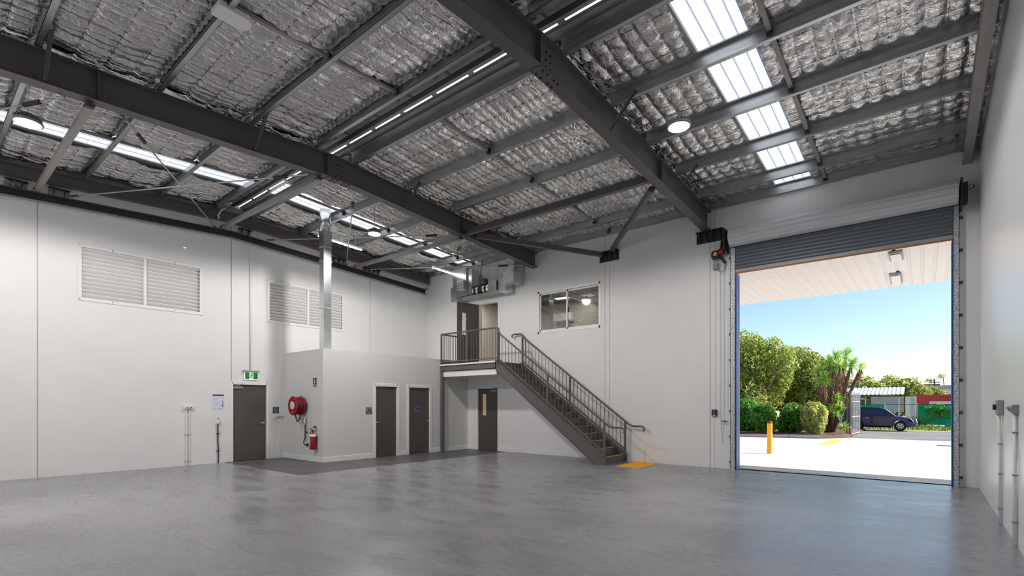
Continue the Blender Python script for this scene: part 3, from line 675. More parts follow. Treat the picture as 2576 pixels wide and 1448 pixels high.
for x0, x1, cx in ((-3.475, -3.37, -3.50), (.405, .495, .52)):
    gch = MB().box(x0, x1, BY - .14, BY - .132, 0, 5.12).box(x0, x0 + .008, BY - .14, BY - .002, 0, 5.12).box(x1 - .008, x1, BY - .14, BY - .002, 0, 5.12).build('guide_track', M_GALVB, rd)
    for k in range(9): MB().box(cx - .03, cx + .03, BY - .045, BY - .001, .14 + .595 * k, .19 + .595 * k).box(cx - .012, cx + .012, BY - .07, BY - .04, .15 + .595 * k, .18 + .595 * k).build('guide_cleat', M_STEEL, gch)
for x, s in ((-3.56, 1), (.50, 1)):
    b = MB().box(x, x + .03, BY - .42, BY - .002, rz - .3, rz + .2).build('end_bracket', M_BLACK, rd)
MB().cyl((-3.62, ry, rz), (.58, ry, rz), .035, 10).build('drum_shaft', M_STEEL, rd)
MB().box(.53, .60, ry - .12, ry + .14, rz - .22, rz + .12).tube([(.60, ry, rz + .05), (.66, ry - .02, rz + .1), (.69, ry - .04, rz + .02)], .006, 5).tube([(.60, ry, rz), (.67, ry - .03, rz + .02), (.7, ry, rz + .08)], .005, 5).build('spring_clamp', M_BLACK, rd)
for x0, x1 in ((-3.372, -3.345), (.388, .405)): MB().box(x0, x1, BY - .125, BY + .13, 0, 4.50).build('blue_jamb', M_BLUE, rd)
# chain operator
op = thing('chain_operator', 'black and red electric chain motor beside the roller door', 'motor', PY(1808, 640, BY - .15)); c = PY(1808, 640, BY - .16)
MB().cyl(c + Vector((-.13, 0, 0)), c + Vector((.02, 0, 0)), .105, 18).cyl(c + Vector((-.15, 0, 0)), c + Vector((-.13, 0, 0)), .085, 18).build('motor_body', M_BLACK, op, bevel=.01)
MB().cyl(c + Vector((.02, -.02, .05)), c + Vector((.12, -.02, .05)), .075, 16).build('gearbox', M_RED, op)
MB().cyl(c + Vector((-.05, -.11, 0)), c + Vector((-.05, -.10, 0)), .045, 14).build('rating_plate', mat('brass_plate', srgb(200, 170, 90), .4, metal=.3, var=.1), op)
MB().bar(c + Vector((.05, 0, -.05)), c + Vector((.14, .06, -.22)), .06, .05).bar(c + Vector((.06, .05, .1)), c + Vector((.09, .08, .42)), .05, .09).build('mounting_arm', M_BLACK, op)
jb = c + Vector((-.09, .08, -.24)); MB().box(jb.x - .06, jb.x + .06, jb.y - .04, BY, jb.z - .07, jb.z + .07).build('junction_box', M_GREYP, op, bevel=.008)
MB().tube([jb + Vector((.05, -.03, -.05)), jb + Vector((.12, -.05, -.16)), jb + Vector((.2, -.05, -.14)), jb + Vector((.22, -.03, 0)), jb + Vector((.17, -.02, .12))], .014, 8).build('flexible_conduit', M_GREYP, op, smooth=True)
def chain(pts, parent, name, mm, step=.036):
    m = MB()
    for a, b in zip(pts[:-1], pts[1:]):
        a, b = Vector(a), Vector(b); n = max(1, int((b - a).length / step)); d = (b - a) / n
        for k in range(n):
            c0 = a + d * (k + .12); c1 = a + d * (k + .88)
            m.bar(c0, c1, .014 if k % 2 else .006, .006 if k % 2 else .014, up=(0, 1, 0))
    return m.build(name, mm, parent)
cx_ = PY(1816, 700, BY - .12).x
chain([(cx_ - .035, BY - .12, 4.85), (cx_ - .035, BY - .10, 1.3), (cx_ + .0, BY - .09, .60)], op, 'hand_chain', M_GALV); chain([(cx_ + .045, BY - .12, 4.85), (cx_ + .045, BY - .10, 1.3), (cx_ + .005, BY - .09, .60)], op, 'hand_chain', M_GALV)
MB().box(cx_ - .02, cx_ + .11, BY - .09, BY - .075, 1.10, 1.125).box(cx_ + .035, cx_ + .06, BY - .08, BY, 1.10, 1.125).build('chain_keeper', M_STEEL, op)
cb = thing('control_box', 'black push button box on the wall beside the roller door', 'switch', FB.p(-3.865, 1.22, 0))
m = MB(); FB.b(m, -3.925, -3.805, 1.225, 1.385, 0, .06); cbb = m.build('box', M_DARKRUB, cb, bevel=.01)
for z in (1.345, 1.305, 1.265): MB().cyl(FB.p(-3.87, z, .06), FB.p(-3.87, z, .07), .014, 10).build('button', M_GREYP, cbb)
m = MB(); FB.b(m, -3.9, -3.83, 1.232, 1.248, .06, .063); m.build('button_label', M_WHITEP, cbb)
m = MB(); FB.b(m, -3.875, -3.855, 1.385, jb.z - .072, 0, .015); m.build('cable_cover', M_TRIM, cb)

# ------------------------------------------------------------------ staircase
SY0, SY1 = 11.12, 12.29; NR = 15; RISE = 2.775 / NR; XN, GO = -6.16, .253
st = thing('staircase', 'dark grey steel staircase with landing, balustrades and yellow nosings', 'staircase', (XN, SY0, 0))
nose = lambda k: XN - GO * (k - 1)
firstt = None
for k in range(1, NR):
    x, z = nose(k), RISE * k
    if firstt is None:
        firstt = MB().box(x - GO - .02, x, SY0 + .04, SY1 - .04, z - .03, z).build('tread', M_STAIR, st, bevel=.004)
        r1 = MB().box(x - .012, x - .002, SY0 + .04, SY1 - .04, z - RISE, z - .03).build('riser', M_STAIR, st)
        n1 = MB().box(x - .05, x + .004, SY0 + .06, SY1 - .06, z, z + .004).build('nosing', M_NOSE, firstt)
    else:
        o = (-GO * (k - 1), 0, RISE * (k - 1)); t = share('tread', firstt, st, o); share('riser', r1, st, o); nn = bpy.data.objects.new('nosing', n1.data); COL.objects.link(nn); nn.parent = t
x, z = nose(NR), RISE * NR
share('riser', r1, st, (-GO * (NR - 1), 0, RISE * (NR - 1)))
sl_ = RISE / GO
def strg(y):
    xb, xt = XN + .06, nose(NR) + .02; line = lambda X, o: RISE + (XN - X) * sl_ + o
    poly = [(xb - .30, .0), (xb, .0), (xb, line(xb, .06)), (xt, line(xt, .04)), (xt, line(xt, -.25))]
    return MB().prism(poly, 'Y', y, y + .012).bar((xb, y + .006, line(xb, .06)), (xt, y + .006, line(xt, .04)), .07, .012).bar((xb - .3, y + .006, .01), (xt, y + .006, line(xt, -.25)), .07, .012).build('stringer', M_STAIR, st)
strg(SY0); strg(SY1 - .012)
# landing
LXa, LXb = BX + .002, nose(NR)
deck = MB().box(LXa, LXb, SY0 - .02, BY - .002, z - .03, z).build('landing_deck', M_STAIR, st)
MB().box(LXa, LXb, SY0 - .028, SY0 - .02, z - .035, z + .012).build('deck_edge', M_TRIM, deck)['label'] = 'bright edge strip of the landing'
MB().box(LXa, LXb, SY0, SY0 + .012, z - .20, z - .03).box(LXa, LXb, SY0 - .03, SY0 + .05, z - .20, z - .19).box(LXa, LXb, SY0 - .03, SY0 + .05, z - .045, z - .033).build('landing_beam', M_STAIR, st)
MB().box(LXb - .012, LXb, SY0, BY - .002, z - .2, z - .03).build('landing_end_beam', M_STAIR, st)
colx = BX + .075
MB().box(colx - .045, colx + .045, SY0 - .02, SY0 + .07, .012, z - .20).box(colx - .075, colx + .075, SY0 - .05, SY0 + .10, .004, .014).build('column', M_STAIR, st)
tag(MB().box(BX, LXb + .02, SY0 + .03, BY, z - .385, z - .215).build('trim_2', M_TRIM), 'white boxed soffit under the stair landing', 'trim', kind='structure')
def rail_side(y, lead):
    """handrail + bottom rail + balusters down the flight"""
    off = Vector((0, y, 0)); top = lambda X: RISE + (XN - X) * sl_ + .89
    xa = nose(NR) + .09; xe = XN + .12; pts = []
    if lead == 'near': pts = [(LXa + .02, y, z + .98), (xa - .12, y, z + .98), (xa - .04, y, z + .97)]
    else: pts = [(xa - .36, y, z + .83), (xa - .40, y, z + .86), (xa - .39, y, z + .90), (xa - .32, y, z + .92), (xa - .10, y, z + .92), (xa - .02, y, z + .90)]
    pts += [(xa + .08, y, top(xa + .08)), (xe, y, top(xe)), (xe + .10, y, top(xe) - .045)]
    xh = xe + .10; zh = top(xe) - .045
    pts += [(xh + .26, y, zh), (xh + .33, y, zh - .03), (xh + .345, y, zh - .08), (xh + .32, y, zh - .115)]
    MB().tube(pts, .024, 10).build('handrail', M_STAIR, st, smooth=True)
    xb0, xb1 = xa + .02, XN + .02; bot = lambda X: RISE + (XN - X) * sl_ + .14
    MB().bar((xb0, y, bot(xb0)), (xb1, y, bot(xb1)), .035, .035).build('bottom_rail', M_STAIR, st)
    for px_ in (xb0, (xb0 + xb1) / 2, xb1): MB().box(px_ - .022, px_ + .022, y - .022, y + .022, max(0.004, bot(px_) - .24), top(px_) - .0).build('post', M_STAIR, st)
    n = 28; fb = None
    for k in range(1, n):
        if k == n // 2: continue
        X = xb0 + (xb1 - xb0) * k / n
        if fb is None: X1 = X; fb = MB().cyl((X, y, bot(X)), (X, y, top(X)), .008, 6).build('baluster', M_STAIR, st)
        else: share('baluster', fb, st, (X - X1, 0, bot(X) - bot(X1)))
rail_side(SY0 + .02, 'near'); rail_side(SY1 - .03, 'far')
# landing balustrade (front and left end)
MB().bar((LXa + .02, SY0 + .02, z + .09), (LXb + .09, SY0 + .02, z + .09), .035, .035).build('bottom_rail', M_STAIR, st)
MB().tube([(LXa + .03, SY0 + .02, z + .98), (LXa + .03, BY - .25, z + .98)], .024, 10).build('handrail', M_STAIR, st); MB().bar((LXa + .03, SY0 + .02, z + .09), (LXa + .03, BY - .25, z + .09), .035, .035).build('bottom_rail', M_STAIR, st)
for px_, py_ in ((LXa + .03, SY0 + .02), ((LXa + LXb) / 2, SY0 + .02), (LXb + .09, SY0 + .02), (LXa + .03, BY - .25)): MB().box(px_ - .022, px_ + .022, py_ - .022, py_ + .022, z - .15, z + .97).build('post', M_STAIR, st)
fb = MB().cyl((LXa + .03, SY0 + .02, z + .09), (LXa + .03, SY0 + .02, z + .97), .008, 6).build('baluster', M_STAIR, st)
for k in range(1, 22):
    if k != 11: share('baluster', fb, st, ((LXb + .06 - LXa) * k / 22, 0, 0))
for k in range(1, 8): share('baluster', fb, st, (0, (BY - .25 - SY0) * k / 8, 0))
# tactile mat
tm = thing('tactile_mat', 'yellow studded warning mat at the foot of the stairs', 'mat', (-5.6, 11.7, 0)); tx0, tx1, ty0, ty1 = -5.85, -5.22, 11.16, 12.30
MB().box(tx0, tx1, ty0, ty1, .0, .008).build('base_sheet', M_YEL, tm); m = MB()
for i in range(12):
    for j in range(22): cx2, cy2 = tx0 + (i + .5) * (tx1 - tx0) / 12, ty0 + (j + .5) * (ty1 - ty0) / 22; m.cyl((cx2, cy2, .008), (cx2, cy2, .013), .016, 6, .011)
m.build('studs', M_YEL, tm)['kind'] = 'stuff'

# ------------------------------------------------------------------ wall fittings on the louvre wall
ex = thing('exit_sign', 'green running man exit sign above the exit door', 'sign', FL.p(6.11, 2.2, 0)); ey0, ey1, ez0, ez1 = 5.95, 6.28, 2.19, 2.37
m = MB(); FL.b(m, ey0 - .05, ey1 + .03, ez1 + .01, ez1 + .055, 0, .09); m.build('housing', M_GREYP, ex, bevel=.008)
m = MB(); FL.b(m, ey0 - .015, ey1 + .015, ez0 - .015, ez1 + .01, .035, .05); m.build('face_plate', M_EXITW, ex)
m = MB(); w_ = (ey1 - ey0)
FL.b(MB(), ey0, ey0 + w_ * .33, ez0, ez1, .05, .053).build('green_panel', M_GREEN, ex); FL.b(MB(), ey0 + w_ * .66, ey1, ez0, ez1, .05, .053).build('green_panel', M_GREEN, ex)
m = MB(); cy, cz = ey0 + w_ * .5, (ez0 + ez1) / 2
for a, b in (((.005, .03), (-.005, -.015)), ((-.005, -.015), (.03, -.035)), ((.03, -.035), (.035, -.08)), ((-.005, -.015), (-.025, -.045)), ((-.025, -.045), (-.05, -.05)), ((.0, .03), (-.035, .01)), ((.005, .03), (.035, .008))):
    m.bar(FL.p(cy + a[0], cz + a[1], .052), FL.p(cy + b[0], cz + b[1], .052), .016, .004, up=(1, 0, 0))
m.cyl(FL.p(cy + .012, cz + .055, .050), FL.p(cy + .012, cz + .055, .054), .016, 12); m.build('running_man', mat('pictogram_green', srgb(8, 90, 35), .5, var=.05), ex)
cn = tag(MB().tube([FL.p(6.09, 2.42, .02), FL.p(6.09, 5.52, .02), FL.p(6.10, 5.64, .05), FL.p(6.16, 5.72, .12), FL.p(6.2, 5.80, .14)], .014, 8).build('conduit', M_TRIM, smooth=True), 'thin white conduit rising from the exit sign to the channel', 'conduit', 'surface conduits')
tag(MB().tube([PX(566, 524, LX + .235), PX(556, 530, LX + .235), PX(549, 541, LX + .235), PX(551, 550, LX + .235)], .018, 8).build('conduit', M_TRIM, smooth=True), 'short curved white conduit at the gable peak of the louvre wall', 'conduit', 'surface conduits')
pn = thing('evacuation_plan', 'white evacuation plan board with blue header beside the exit door', 'notice', FL.p(5.3, 1.38, 0))
m = MB(); FL.b(m, 5.16, 5.445, 1.38, 1.77, .0, .006); m.build('board', mat('plan_paper', srgb(222, 222, 236), .5, var=.02), pn)
m = MB(); FL.b(m, 5.17, 5.435, 1.725, 1.765, .006, .007); m.build('header', M_NAVY, pn)
m = MB()
for a in ((5.18, 5.25, 1.63, 1.636), (5.24, 5.28, 1.655, 1.66), (5.24, 5.245, 1.50, 1.58), (5.29, 5.295, 1.50, 1.60), (5.24, 5.30, 1.50, 1.505), (5.36, 5.43, 1.60, 1.606), (5.40, 5.42, 1.44, 1.58), (5.37, 5.385, 1.46, 1.49), (5.17, 5.40, 1.393, 1.398), (5.35, 5.37, 1.395, 1.41)): FL.b(m, *a, .006, .0068)
m.build('plan_lines', M_NAVY, pn)
pp = thing('power_point', 'double outlet box on two white conduits on the louvre wall', 'outlet', FL.p(4.6, 0, 0), 'wall outlets')
m = MB(); FL.b(m, 4.52, 4.70, 1.40, 1.47, .0, .08); b_ = m.build('outlet_box', M_WHITEP, pp, bevel=.008)
for u in (4.57, 4.65): MB().cyl(FL.p(u, 1.435, .08), FL.p(u, 1.435, .1), .022, 10).build('socket', M_GREYP, b_)
for u in (4.572, 4.64): MB().tube([FL.p(u, .0, .018), FL.p(u, 1.41, .018)], .016, 8).build('conduit', M_WHITEP, pp)
for zz in (.1, .75): FL.b(MB(), 4.54, 4.67, zz, zz + .02, 0, .03).build('saddle_clip', M_GREYP, pp)
tp = thing('hose_tap', 'white wall tap and switch plate over a dark pipe beside the exit door', 'tap', FL.p(5.29, 0, 0))
m = MB(); FL.b(m, 5.255, 5.33, 1.10, 1.19, 0, .012); pl = m.build('switch_plate', M_WHITEP, tp); m = MB(); FL.b(m, 5.27, 5.29, 1.13, 1.16, .012, .02); FL.b(m, 5.30, 5.315, 1.13, 1.16, .012, .02); m.build('rocker', M_GREYP, pl)
MB().cyl(FL.p(5.285, 1.04, 0), FL.p(5.285, 1.04, .07), .03, 12).build('tap_body', M_WHITEP, tp); MB().cyl(FL.p(5.30, 1.0, .04), FL.p(5.33, 1.06, .06), .014, 8).build('tap_spout', M_BLACK, tp)
MB().tube([FL.p(5.295, .0, .03), FL.p(5.295, .45, .03), FL.p(5.285, .52, .03), FL.p(5.285, 1.02, .03)], .013, 8).build('pipe', M_BLACK, tp)
for zz in (.30, .76): FL.b(MB(), 5.255, 5.335, zz, zz + .015, .0, .045).build('pipe_clamp', M_BLACK, tp)
sg = thing('notice_plate', 'small dark sign plate beside the exit door', 'sign', FL.p(6.79, 1.26, 0))
m = MB(); FL.b(m, 6.71, 6.885, 1.26, 1.44, 0, .006); m.build('plate', M_SIGN, sg); m = MB()
for zz, a, b in ((1.40, 6.73, 6.80), (1.37, 6.73, 6.86), (1.34, 6.73, 6.85), (1.31, 6.73, 6.86), (1.28, 6.73, 6.82)): FL.b(m, a, b, zz, zz + .012, .006, .0068)
m.build('print_lines', M_SIGNL, sg)
sb = thing('switch_box', 'white switch with short conduit running to the washroom corner', 'switch', FL.p(6.78, 1.14, 0))
m = MB(); FL.b(m, 6.72, 6.80, 1.12, 1.19, 0, .04); m.build('box', M_WHITEP, sb, bevel=.005); MB().tube([FL.p(6.80, 1.155, .02), FL.p(BE, 1.16, .02)], .011, 6).build('conduit', M_GREYP, sb)

# ------------------------------------------------------------------ washroom end wall: hose reel, extinguisher, signs
hc = PY(735.5, 1020, BE - .30); hx, hz = hc.x + .02, hc.z
hr = thing('fire_hose_reel', 'red fire hose reel with white hub label on the washroom wall', 'hose reel', (hx, BE, hz))
def disc(y0, y1, r, n=36): return MB().lathe([(0, 0), (r - .03, 0), (r, .008), (r + .004, .02), (r, y1 - y0 - .004), (r - .03, y1 - y0), (0, y1 - y0)], (hx, y0, hz), (0, 1, 0), n)
disc(BE - .31, BE - .285, .255).build('front_disc', M_RED, hr, smooth=True); disc(BE - .10, BE - .075, .255).build('rear_disc', M_RED, hr, smooth=True)
m = MB()
for j in range(5):
    yy = BE - .265 + j * .038
    m.lathe([(.19 + .02 * math.cos(a), .02 * math.sin(a)) for a in np.linspace(0, 2 * PI, 9)], (hx, yy, hz), (0, 1, 0), 28)
    m.lathe([(.215 + .02 * math.cos(a), .02 * math.sin(a)) for a in np.linspace(0, 2 * PI, 9)], (hx, yy + .018, hz), (0, 1, 0), 28)
m.build('hose_coil', M_REDH, hr, smooth=True)
MB().cyl((hx, BE - .318, hz + .01), (hx, BE - .309, hz + .01), .105, 28).build('hub_label', M_WHITEP, hr)['label'] = 'white round hub label'
m = MB()
for a in range(5): m.box(hx - .05, hx + .05 - .02 * (a % 2), BE - .3195, BE - .318, hz + .05 - a * .02, hz + .056 - a * .02)
m.build('hub_print', M_NAVY, hr); MB().cyl((hx - .01, BE - .315, hz - .17), (hx - .01, BE - .309, hz - .17), .018, 12).build('hub_dot', M_WHITEP, hr)
MB().cyl((hx, BE - .08, hz), (hx, BE, hz), .05, 14).box(hx - .05, hx + .05, BE - .03, BE - .002, hz - .15, hz + .15).build('wall_mount', M_RED, hr)
MB().tube([(hx - .08, BE - .2, hz - .2), (hx - .02, BE - .2, hz - .34), (hx + .04, BE - .2, hz - .42), (hx + .1, BE - .18, hz - .38), (hx + .14, BE - .16, hz - .26), (hx + .16, BE - .15, hz - .2)], .014, 8).build('hose_loop', M_BLACK, hr, smooth=True)
MB().tube([(hx - .02, BE - .2, hz - .34), (hx, BE - .2, hz - .42), (hx + .02, BE - .2, hz - .5)], [.012, .015, .008], 8).build('nozzle', M_CHROME, hr)
vx = hx + .18
MB().cyl((vx, BE - .06, hz - .3), (vx, BE - .06, hz - .5), .025, 10).box(vx - .05, vx + .03, BE - .09, BE - .05, hz - .47, hz - .44).build('stop_valve', M_CHROME, hr)
MB().tube([(vx, BE - .05, hz - .5), (vx, BE - .05, hz - .86), (vx - .03, BE - .06, hz - .92), (vx - .04, BE - .07, hz - .98), (vx, BE - .07, hz - 1.04), (vx + .05, BE - .05, hz - 1.05), (vx + .06, BE, hz - 1.05)], .016, 8).build('feed_pipe', M_BLACK, hr, smooth=True)
MB().cyl((vx + .065, BE - .02, hz - 1.05), (vx + .065, BE, hz - 1.05), .045, 12).build('pipe_flange', M_BLACK, hr); MB().box(vx - .02, vx + .05, BE - .06, BE, hz - .72, hz - .70).build('pipe_clip', M_BLACK, hr)
exq = PY(787, 1130, BE - .1); xx = exq.x; ez = exq.z
fe = thing('fire_extinguisher', 'red fire extinguisher with white label band on the washroom wall', 'extinguisher', (xx, BE - .1, ez))
MB().lathe([(0, 0), (.075, 0), (.082, .015), (.082, .36), (.07, .40), (.035, .43), (.025, .45), (0, .45)], (xx, BE - .1, ez), n=24).build('cylinder', M_RED, fe, smooth=True)
MB().lathe([(.0835, .34), (.0835, .38), (.075, .40)], (xx, BE - .1, ez), n=24).build('label_band', M_WHITEP, fe)
m = MB()
for a in range(6): m.box(xx - .05, xx + .01 + .03 * (a % 2), BE - .19, BE - .18, ez + .08 + a * .04, ez + .095 + a * .04)
m.build('instruction_print', M_WHITEP, fe)
MB().cyl((xx, BE - .1, ez + .44), (xx, BE - .1, ez + .5), .022, 10).bar((xx, BE - .1, ez + .49), (xx + .03, BE - .2, ez + .53), .02, .012).bar((xx, BE - .1, ez + .51), (xx + .0, BE - .2, ez + .58), .02, .01).build('valve_head', M_BLACK, fe)
MB().tube([(xx - .02, BE - .12, ez + .48), (xx - .09, BE - .13, ez + .44), (xx - .1, BE - .13, ez + .3), (xx - .095, BE - .13, ez + .1)], .010, 8).build('hose', M_DARKRUB, fe, smooth=True)
MB().box(xx - .03, xx + .03, BE - .02, BE - .001, ez + .2, ez + .36).build('wall_hook', M_BLACK, fe)
def sign_plate(name, label, p, q, poly=False):
    """red sign on the end wall between pixels p and q"""
    a = PY(*p, BE); b = PY(*q, BE); t = thing(name, label, 'sign', (a.x, BE, b.z)); return t, a.x, b.x, b.z, a.z
t, x0, x1, z0, z1 = sign_plate('extinguisher_sign', 'red location sign with white extinguisher symbol high on the washroom wall', (788, 950), (796.5, 972))
MB().box(x0, x1, BE - .006, BE, z0, z1).build('plate', mat('sign_red', srgb(122, 22, 34), .5, var=.05), t)
xm = (x0 + x1) / 2; MB().box(xm - .018, xm + .018, BE - .008, BE - .006, z0 + .09, z1 - .05).box(xm - .008, xm + .008, BE - .008, BE - .006, z1 - .05, z1 - .025).build('symbol', M_WHITEP, t); MB().box(x0 + .015, x1 - .015, BE - .008, BE - .006, z0 + .045, z0 + .055).box(x0 + .015, x1 - .015, BE - .008, BE - .006, z0 + .02, z0 + .03).build('print', M_WHITEP, t)
t, x0, x1, z0, z1 = sign_plate('extinguisher_label', 'red and white notice just above the fire extinguisher', (787.5, 1070), (797.5, 1086)); xm = (x0 + x1) / 2; hh = z1 - z0
MB().prism([(x0, z0 + hh * .25), (x1, z0 + hh * .25), (x1, z0 + hh * .65), (xm + .025, z1), (xm - .025, z1), (x0, z0 + hh * .65)], 'Y', BE - .006, BE).build('house_shape', mat('sign_red', (0, 0, 0)), t)
MB().box(x0, x1, BE - .005, BE, z0 - .02, z0 + hh * .25).build('text_panel', M_WHITEP, t); MB().box(x0 + .02, x1 - .02, BE - .007, BE - .006, z0 + hh * .4, z0 + hh * .62).build('print', M_WHITEP, t); MB().box(x0 + .015, x1 - .015, BE - .007, BE - .005, z0, z0 + .02).build('print', mat('sign_red', (0, 0, 0)), t)
# washroom signs
ts = thing('washroom_sign', 'grey washroom sign with two figures beside the near washroom door', 'sign', FS.p(8.42, 1.24, 0))
m = MB(); FS.b(m, 8.32, 8.53, 1.24, 1.43, 0, .005); m.build('plate', M_SIGN, ts); m = MB(); FS.b(m, 8.335, 8.515, 1.315, 1.42, .005, .006); m.build('picture_field', M_SIGNL, ts)
m = MB()
for u in (8.395, 8.455): FS.b(m, u - .018, u + .018, 1.33, 1.385, .006, .008); m.cyl(FS.p(u, 1.398, .006), FS.p(u, 1.398, .008), .012, 10); FS.b(m, u - .012, u + .012, 1.318, 1.335, .006, .008)
m.build('figures', M_BLACK, ts); m = MB()
for zz in (1.27, 1.285, 1.255): FS.b(m, 8.36, 8.50, zz, zz + .008, .005, .006)
m.build('print_lines', M_SIGNL, ts)
ds = MB(); FS.b(ds, 10.12, 10.33, 1.27, 1.435, -.03, -.024); ds = ds.build('door_sign', mat('violet_sign', srgb(118, 112, 145), .5, var=.05), lf3); m = MB(); FS.b(m, 10.15, 10.30, 1.33, 1.41, -.024, -.022); m.build('sign_field', M_NAVY, ds); m = MB()
for zz in (1.285, 1.305): FS.b(m, 10.16, 10.29, zz, zz + .008, -.024, -.0225)
m.build('sign_print', M_NAVY, ds)
# vertical duct on the washroom roof
vd = thing('vertical_duct', 'square galvanised exhaust duct rising from the washroom roof', 'duct', (-12.2, 7.2, BH)); vx0, vx1, vy0, vy1 = -12.30, -12.09, 7.07, 7.29
for za, zz in ((BH, 4.02), (4.03, 5.25), (5.26, 5.62)): MB().box(vx0, vx1, vy0, vy1, za, zz).build('duct_section', M_DUCT, vd, bevel=.004)
m = MB(); a = .0; b = .015; zt0, zt1 = 5.63, 6.05
m.v = [(vx0, vy0, zt0), (vx1, vy0, zt0), (vx1, vy1, zt0), (vx0, vy1, zt0), (vx0 - b, vy0 - b, zt1), (vx1 + b, vy0 - b, zt1), (vx1 + b, vy1 + b, zt1), (vx0 - b, vy1 + b, zt1)]
m.f = [(0, 1, 5, 4), (1, 2, 6, 5), (2, 3, 7, 6), (3, 0, 4, 7)]; m.build('flared_collar', M_DUCT, vd)
MB().cyl(((vx0 + vx1) / 2, (vy0 + vy1) / 2, zt1 - .01), ((vx0 + vx1) / 2, (vy0 + vy1) / 2, roofz(7.2, ZP) + .2), .15, 20).build('round_spigot', M_DUCT, vd, smooth=True)
for zz in (4.02, 5.25, 5.62): MB().box(vx0 - .015, vx1 + .015, vy0 - .015, vy1 + .015, zz - .008, zz + .016).build('joint_flange', M_GALVB, vd)
# ventilation ducts above the upper door
vt = thing('ventilation_duct', 'galvanised duct assembly with inline fan above the upper door', 'duct', (-11.0, BY - .3, 5.2)); y0, y1 = BY - .52, BY - .06
MB().box(-12.25, -11.62, y0, y1, 5.08, 6.0).build('plenum', M_DUCT, vt, bevel=.006); MB().box(-12.32, -12.05, y0 - .02, y1, 4.93, 5.42).build('down_spigot', M_DUCT, vt); MB().box(-11.98, -11.66, y0 - .09, y0, 5.28, 5.58).build('access_box', M_GALVB, vt, bevel=.005)
MB().box(-11.62, -11.42, y0 + .06, y1 - .06, 5.1, 5.95).build('side_plenum', M_DUCT, vt); MB().box(-12.3, -10.2, BY - .5, BY - .1, 5.03, 5.06).build('support_tray', M_GALV, vt)
fy = (y0 + y1) / 2 - .02
MB().cyl((-11.42, fy, 5.22), (-10.7, fy, 5.22), .15, 24).build('fan_body', M_CHROME, vt, smooth=False)
for xa, xb in ((-11.36, -11.28), (-11.18, -11.0), (-10.9, -10.84)): MB().cyl((xa, fy, 5.22), (xb, fy, 5.22), .165, 24).build('fan_band', M_DARKRUB, vt)
MB().lathe([(0, .22), (.09, .2), (.13, .1), (.12, 0)], (-10.98, fy, 5.36), n=16).build('fan_motor', M_STEEL, vt, smooth=True)
MB().box(-10.70, -10.36, y0 + .05, y1 - .05, 5.06, 5.42).build('fan_box', M_DUCT, vt, bevel=.006); MB().box(-10.36, -10.27, y0 + .09, y1 - .09, 5.08, 5.38).build('flexible_joint', M_DARKRUB, vt); MB().box(-10.27, -10.0, y0 + .05, y1 - .05, 5.02, 5.42).build('offset_box', M_DUCT, vt)
MB().box(-10.03, -9.62, y0, y1, 5.22, 5.58).build('elbow', M_DUCT, vt, bevel=.006); MB().box(-9.9, -9.6, y0, y1, 5.58, 5.98).build('riser_duct', M_DUCT, vt); 
m = MB(); m.v = [(-9.9, y0, 5.99), (-9.6, y0, 5.99), (-9.6, y1, 5.99), (-9.9, y1, 5.99), (-10.1, y0, 6.33), (-9.6, y0, 6.33), (-9.6, y1, 6.33), (-10.1, y1, 6.33)]; m.f = [(0, 1, 5, 4), (1, 2, 6, 5), (2, 3, 7, 6), (3, 0, 4, 7)]; m.build('roof_transition', M_DUCT, vt)
for xh in (-11.9, -11.3, -10.85, -10.45): MB().cyl((xh, fy, 5.3), (xh, fy, roofz(fy, ZP)), .008, 6).build('hanger_rod', M_GALV, vt)
MB().tube([(-11.05, fy - .05, 5.5), (-11.1, fy - .08, 5.8), (-11.06, fy - .05, 6.0), (-11.1, fy, 6.15)], .012, 6).build('power_cable', M_BLACK, vt)

# ------------------------------------------------------------------ fittings on the wall beside the camera
iso = thing('isolator_switch', 'grey isolator switch box with knob on the wall beside the roller door', 'switch', FRI.p(8.85, 0, 0))
m = MB(); FRI.b(m, 8.72, 8.93, 1.37, 1.56, 0, .062); bx_ = m.build('box', M_GREYP, iso, bevel=.012); MB().cyl(FRI.p(8.82, 1.47, .062), FRI.p(8.82, 1.47, .08), .036, 14).bar(FRI.p(8.82, 1.435, .086), FRI.p(8.82, 1.505, .086), .016, .014).build('rotary_knob', M_BLACK, bx_)
MB().tube([FRI.p(8.84, 1.37, .035), FRI.p(8.84, 1.2, .03), FRI.p(8.84, 1.05, .022), FRI.p(8.84, .0, .022)], .018, 10).build('conduit', M_TRIM, iso, smooth=True)
for zz in (.18, .62, 1.0): FRI.b(MB(), 8.808, 8.872, zz, zz + .014, 0, .045).build('saddle_clip', M_GREYP, iso)
ot = thing('industrial_outlet', 'grey angled outlet on a white conduit nearest the camera', 'outlet', FRI.p(7.5, 0, 0))
m = MB().prism([(RX, 1.40), (RX - .035, 1.40), (RX - .062, 1.43), (RX - .068, 1.46), (RX - .05, 1.50), (RX, 1.505)], 'Y', 7.42, 7.58); ob = m.build('outlet_body', M_GREYP, ot, bevel=.008)
MB().cyl((RX - .055, 7.5, 1.465), (RX - .08, 7.5, 1.45), .03, 12).build('socket_cap', M_STEELL, ob)
MB().tube([FRI.p(7.5, .0, .022), FRI.p(7.5, 1.4, .022)], .019, 10).build('conduit', M_TRIM, ot, smooth=True)
for zz in (.25, .75, 1.2): FRI.b(MB(), 7.468, 7.532, zz, zz + .014, 0, .045).build('saddle_clip', M_GREYP, ot)

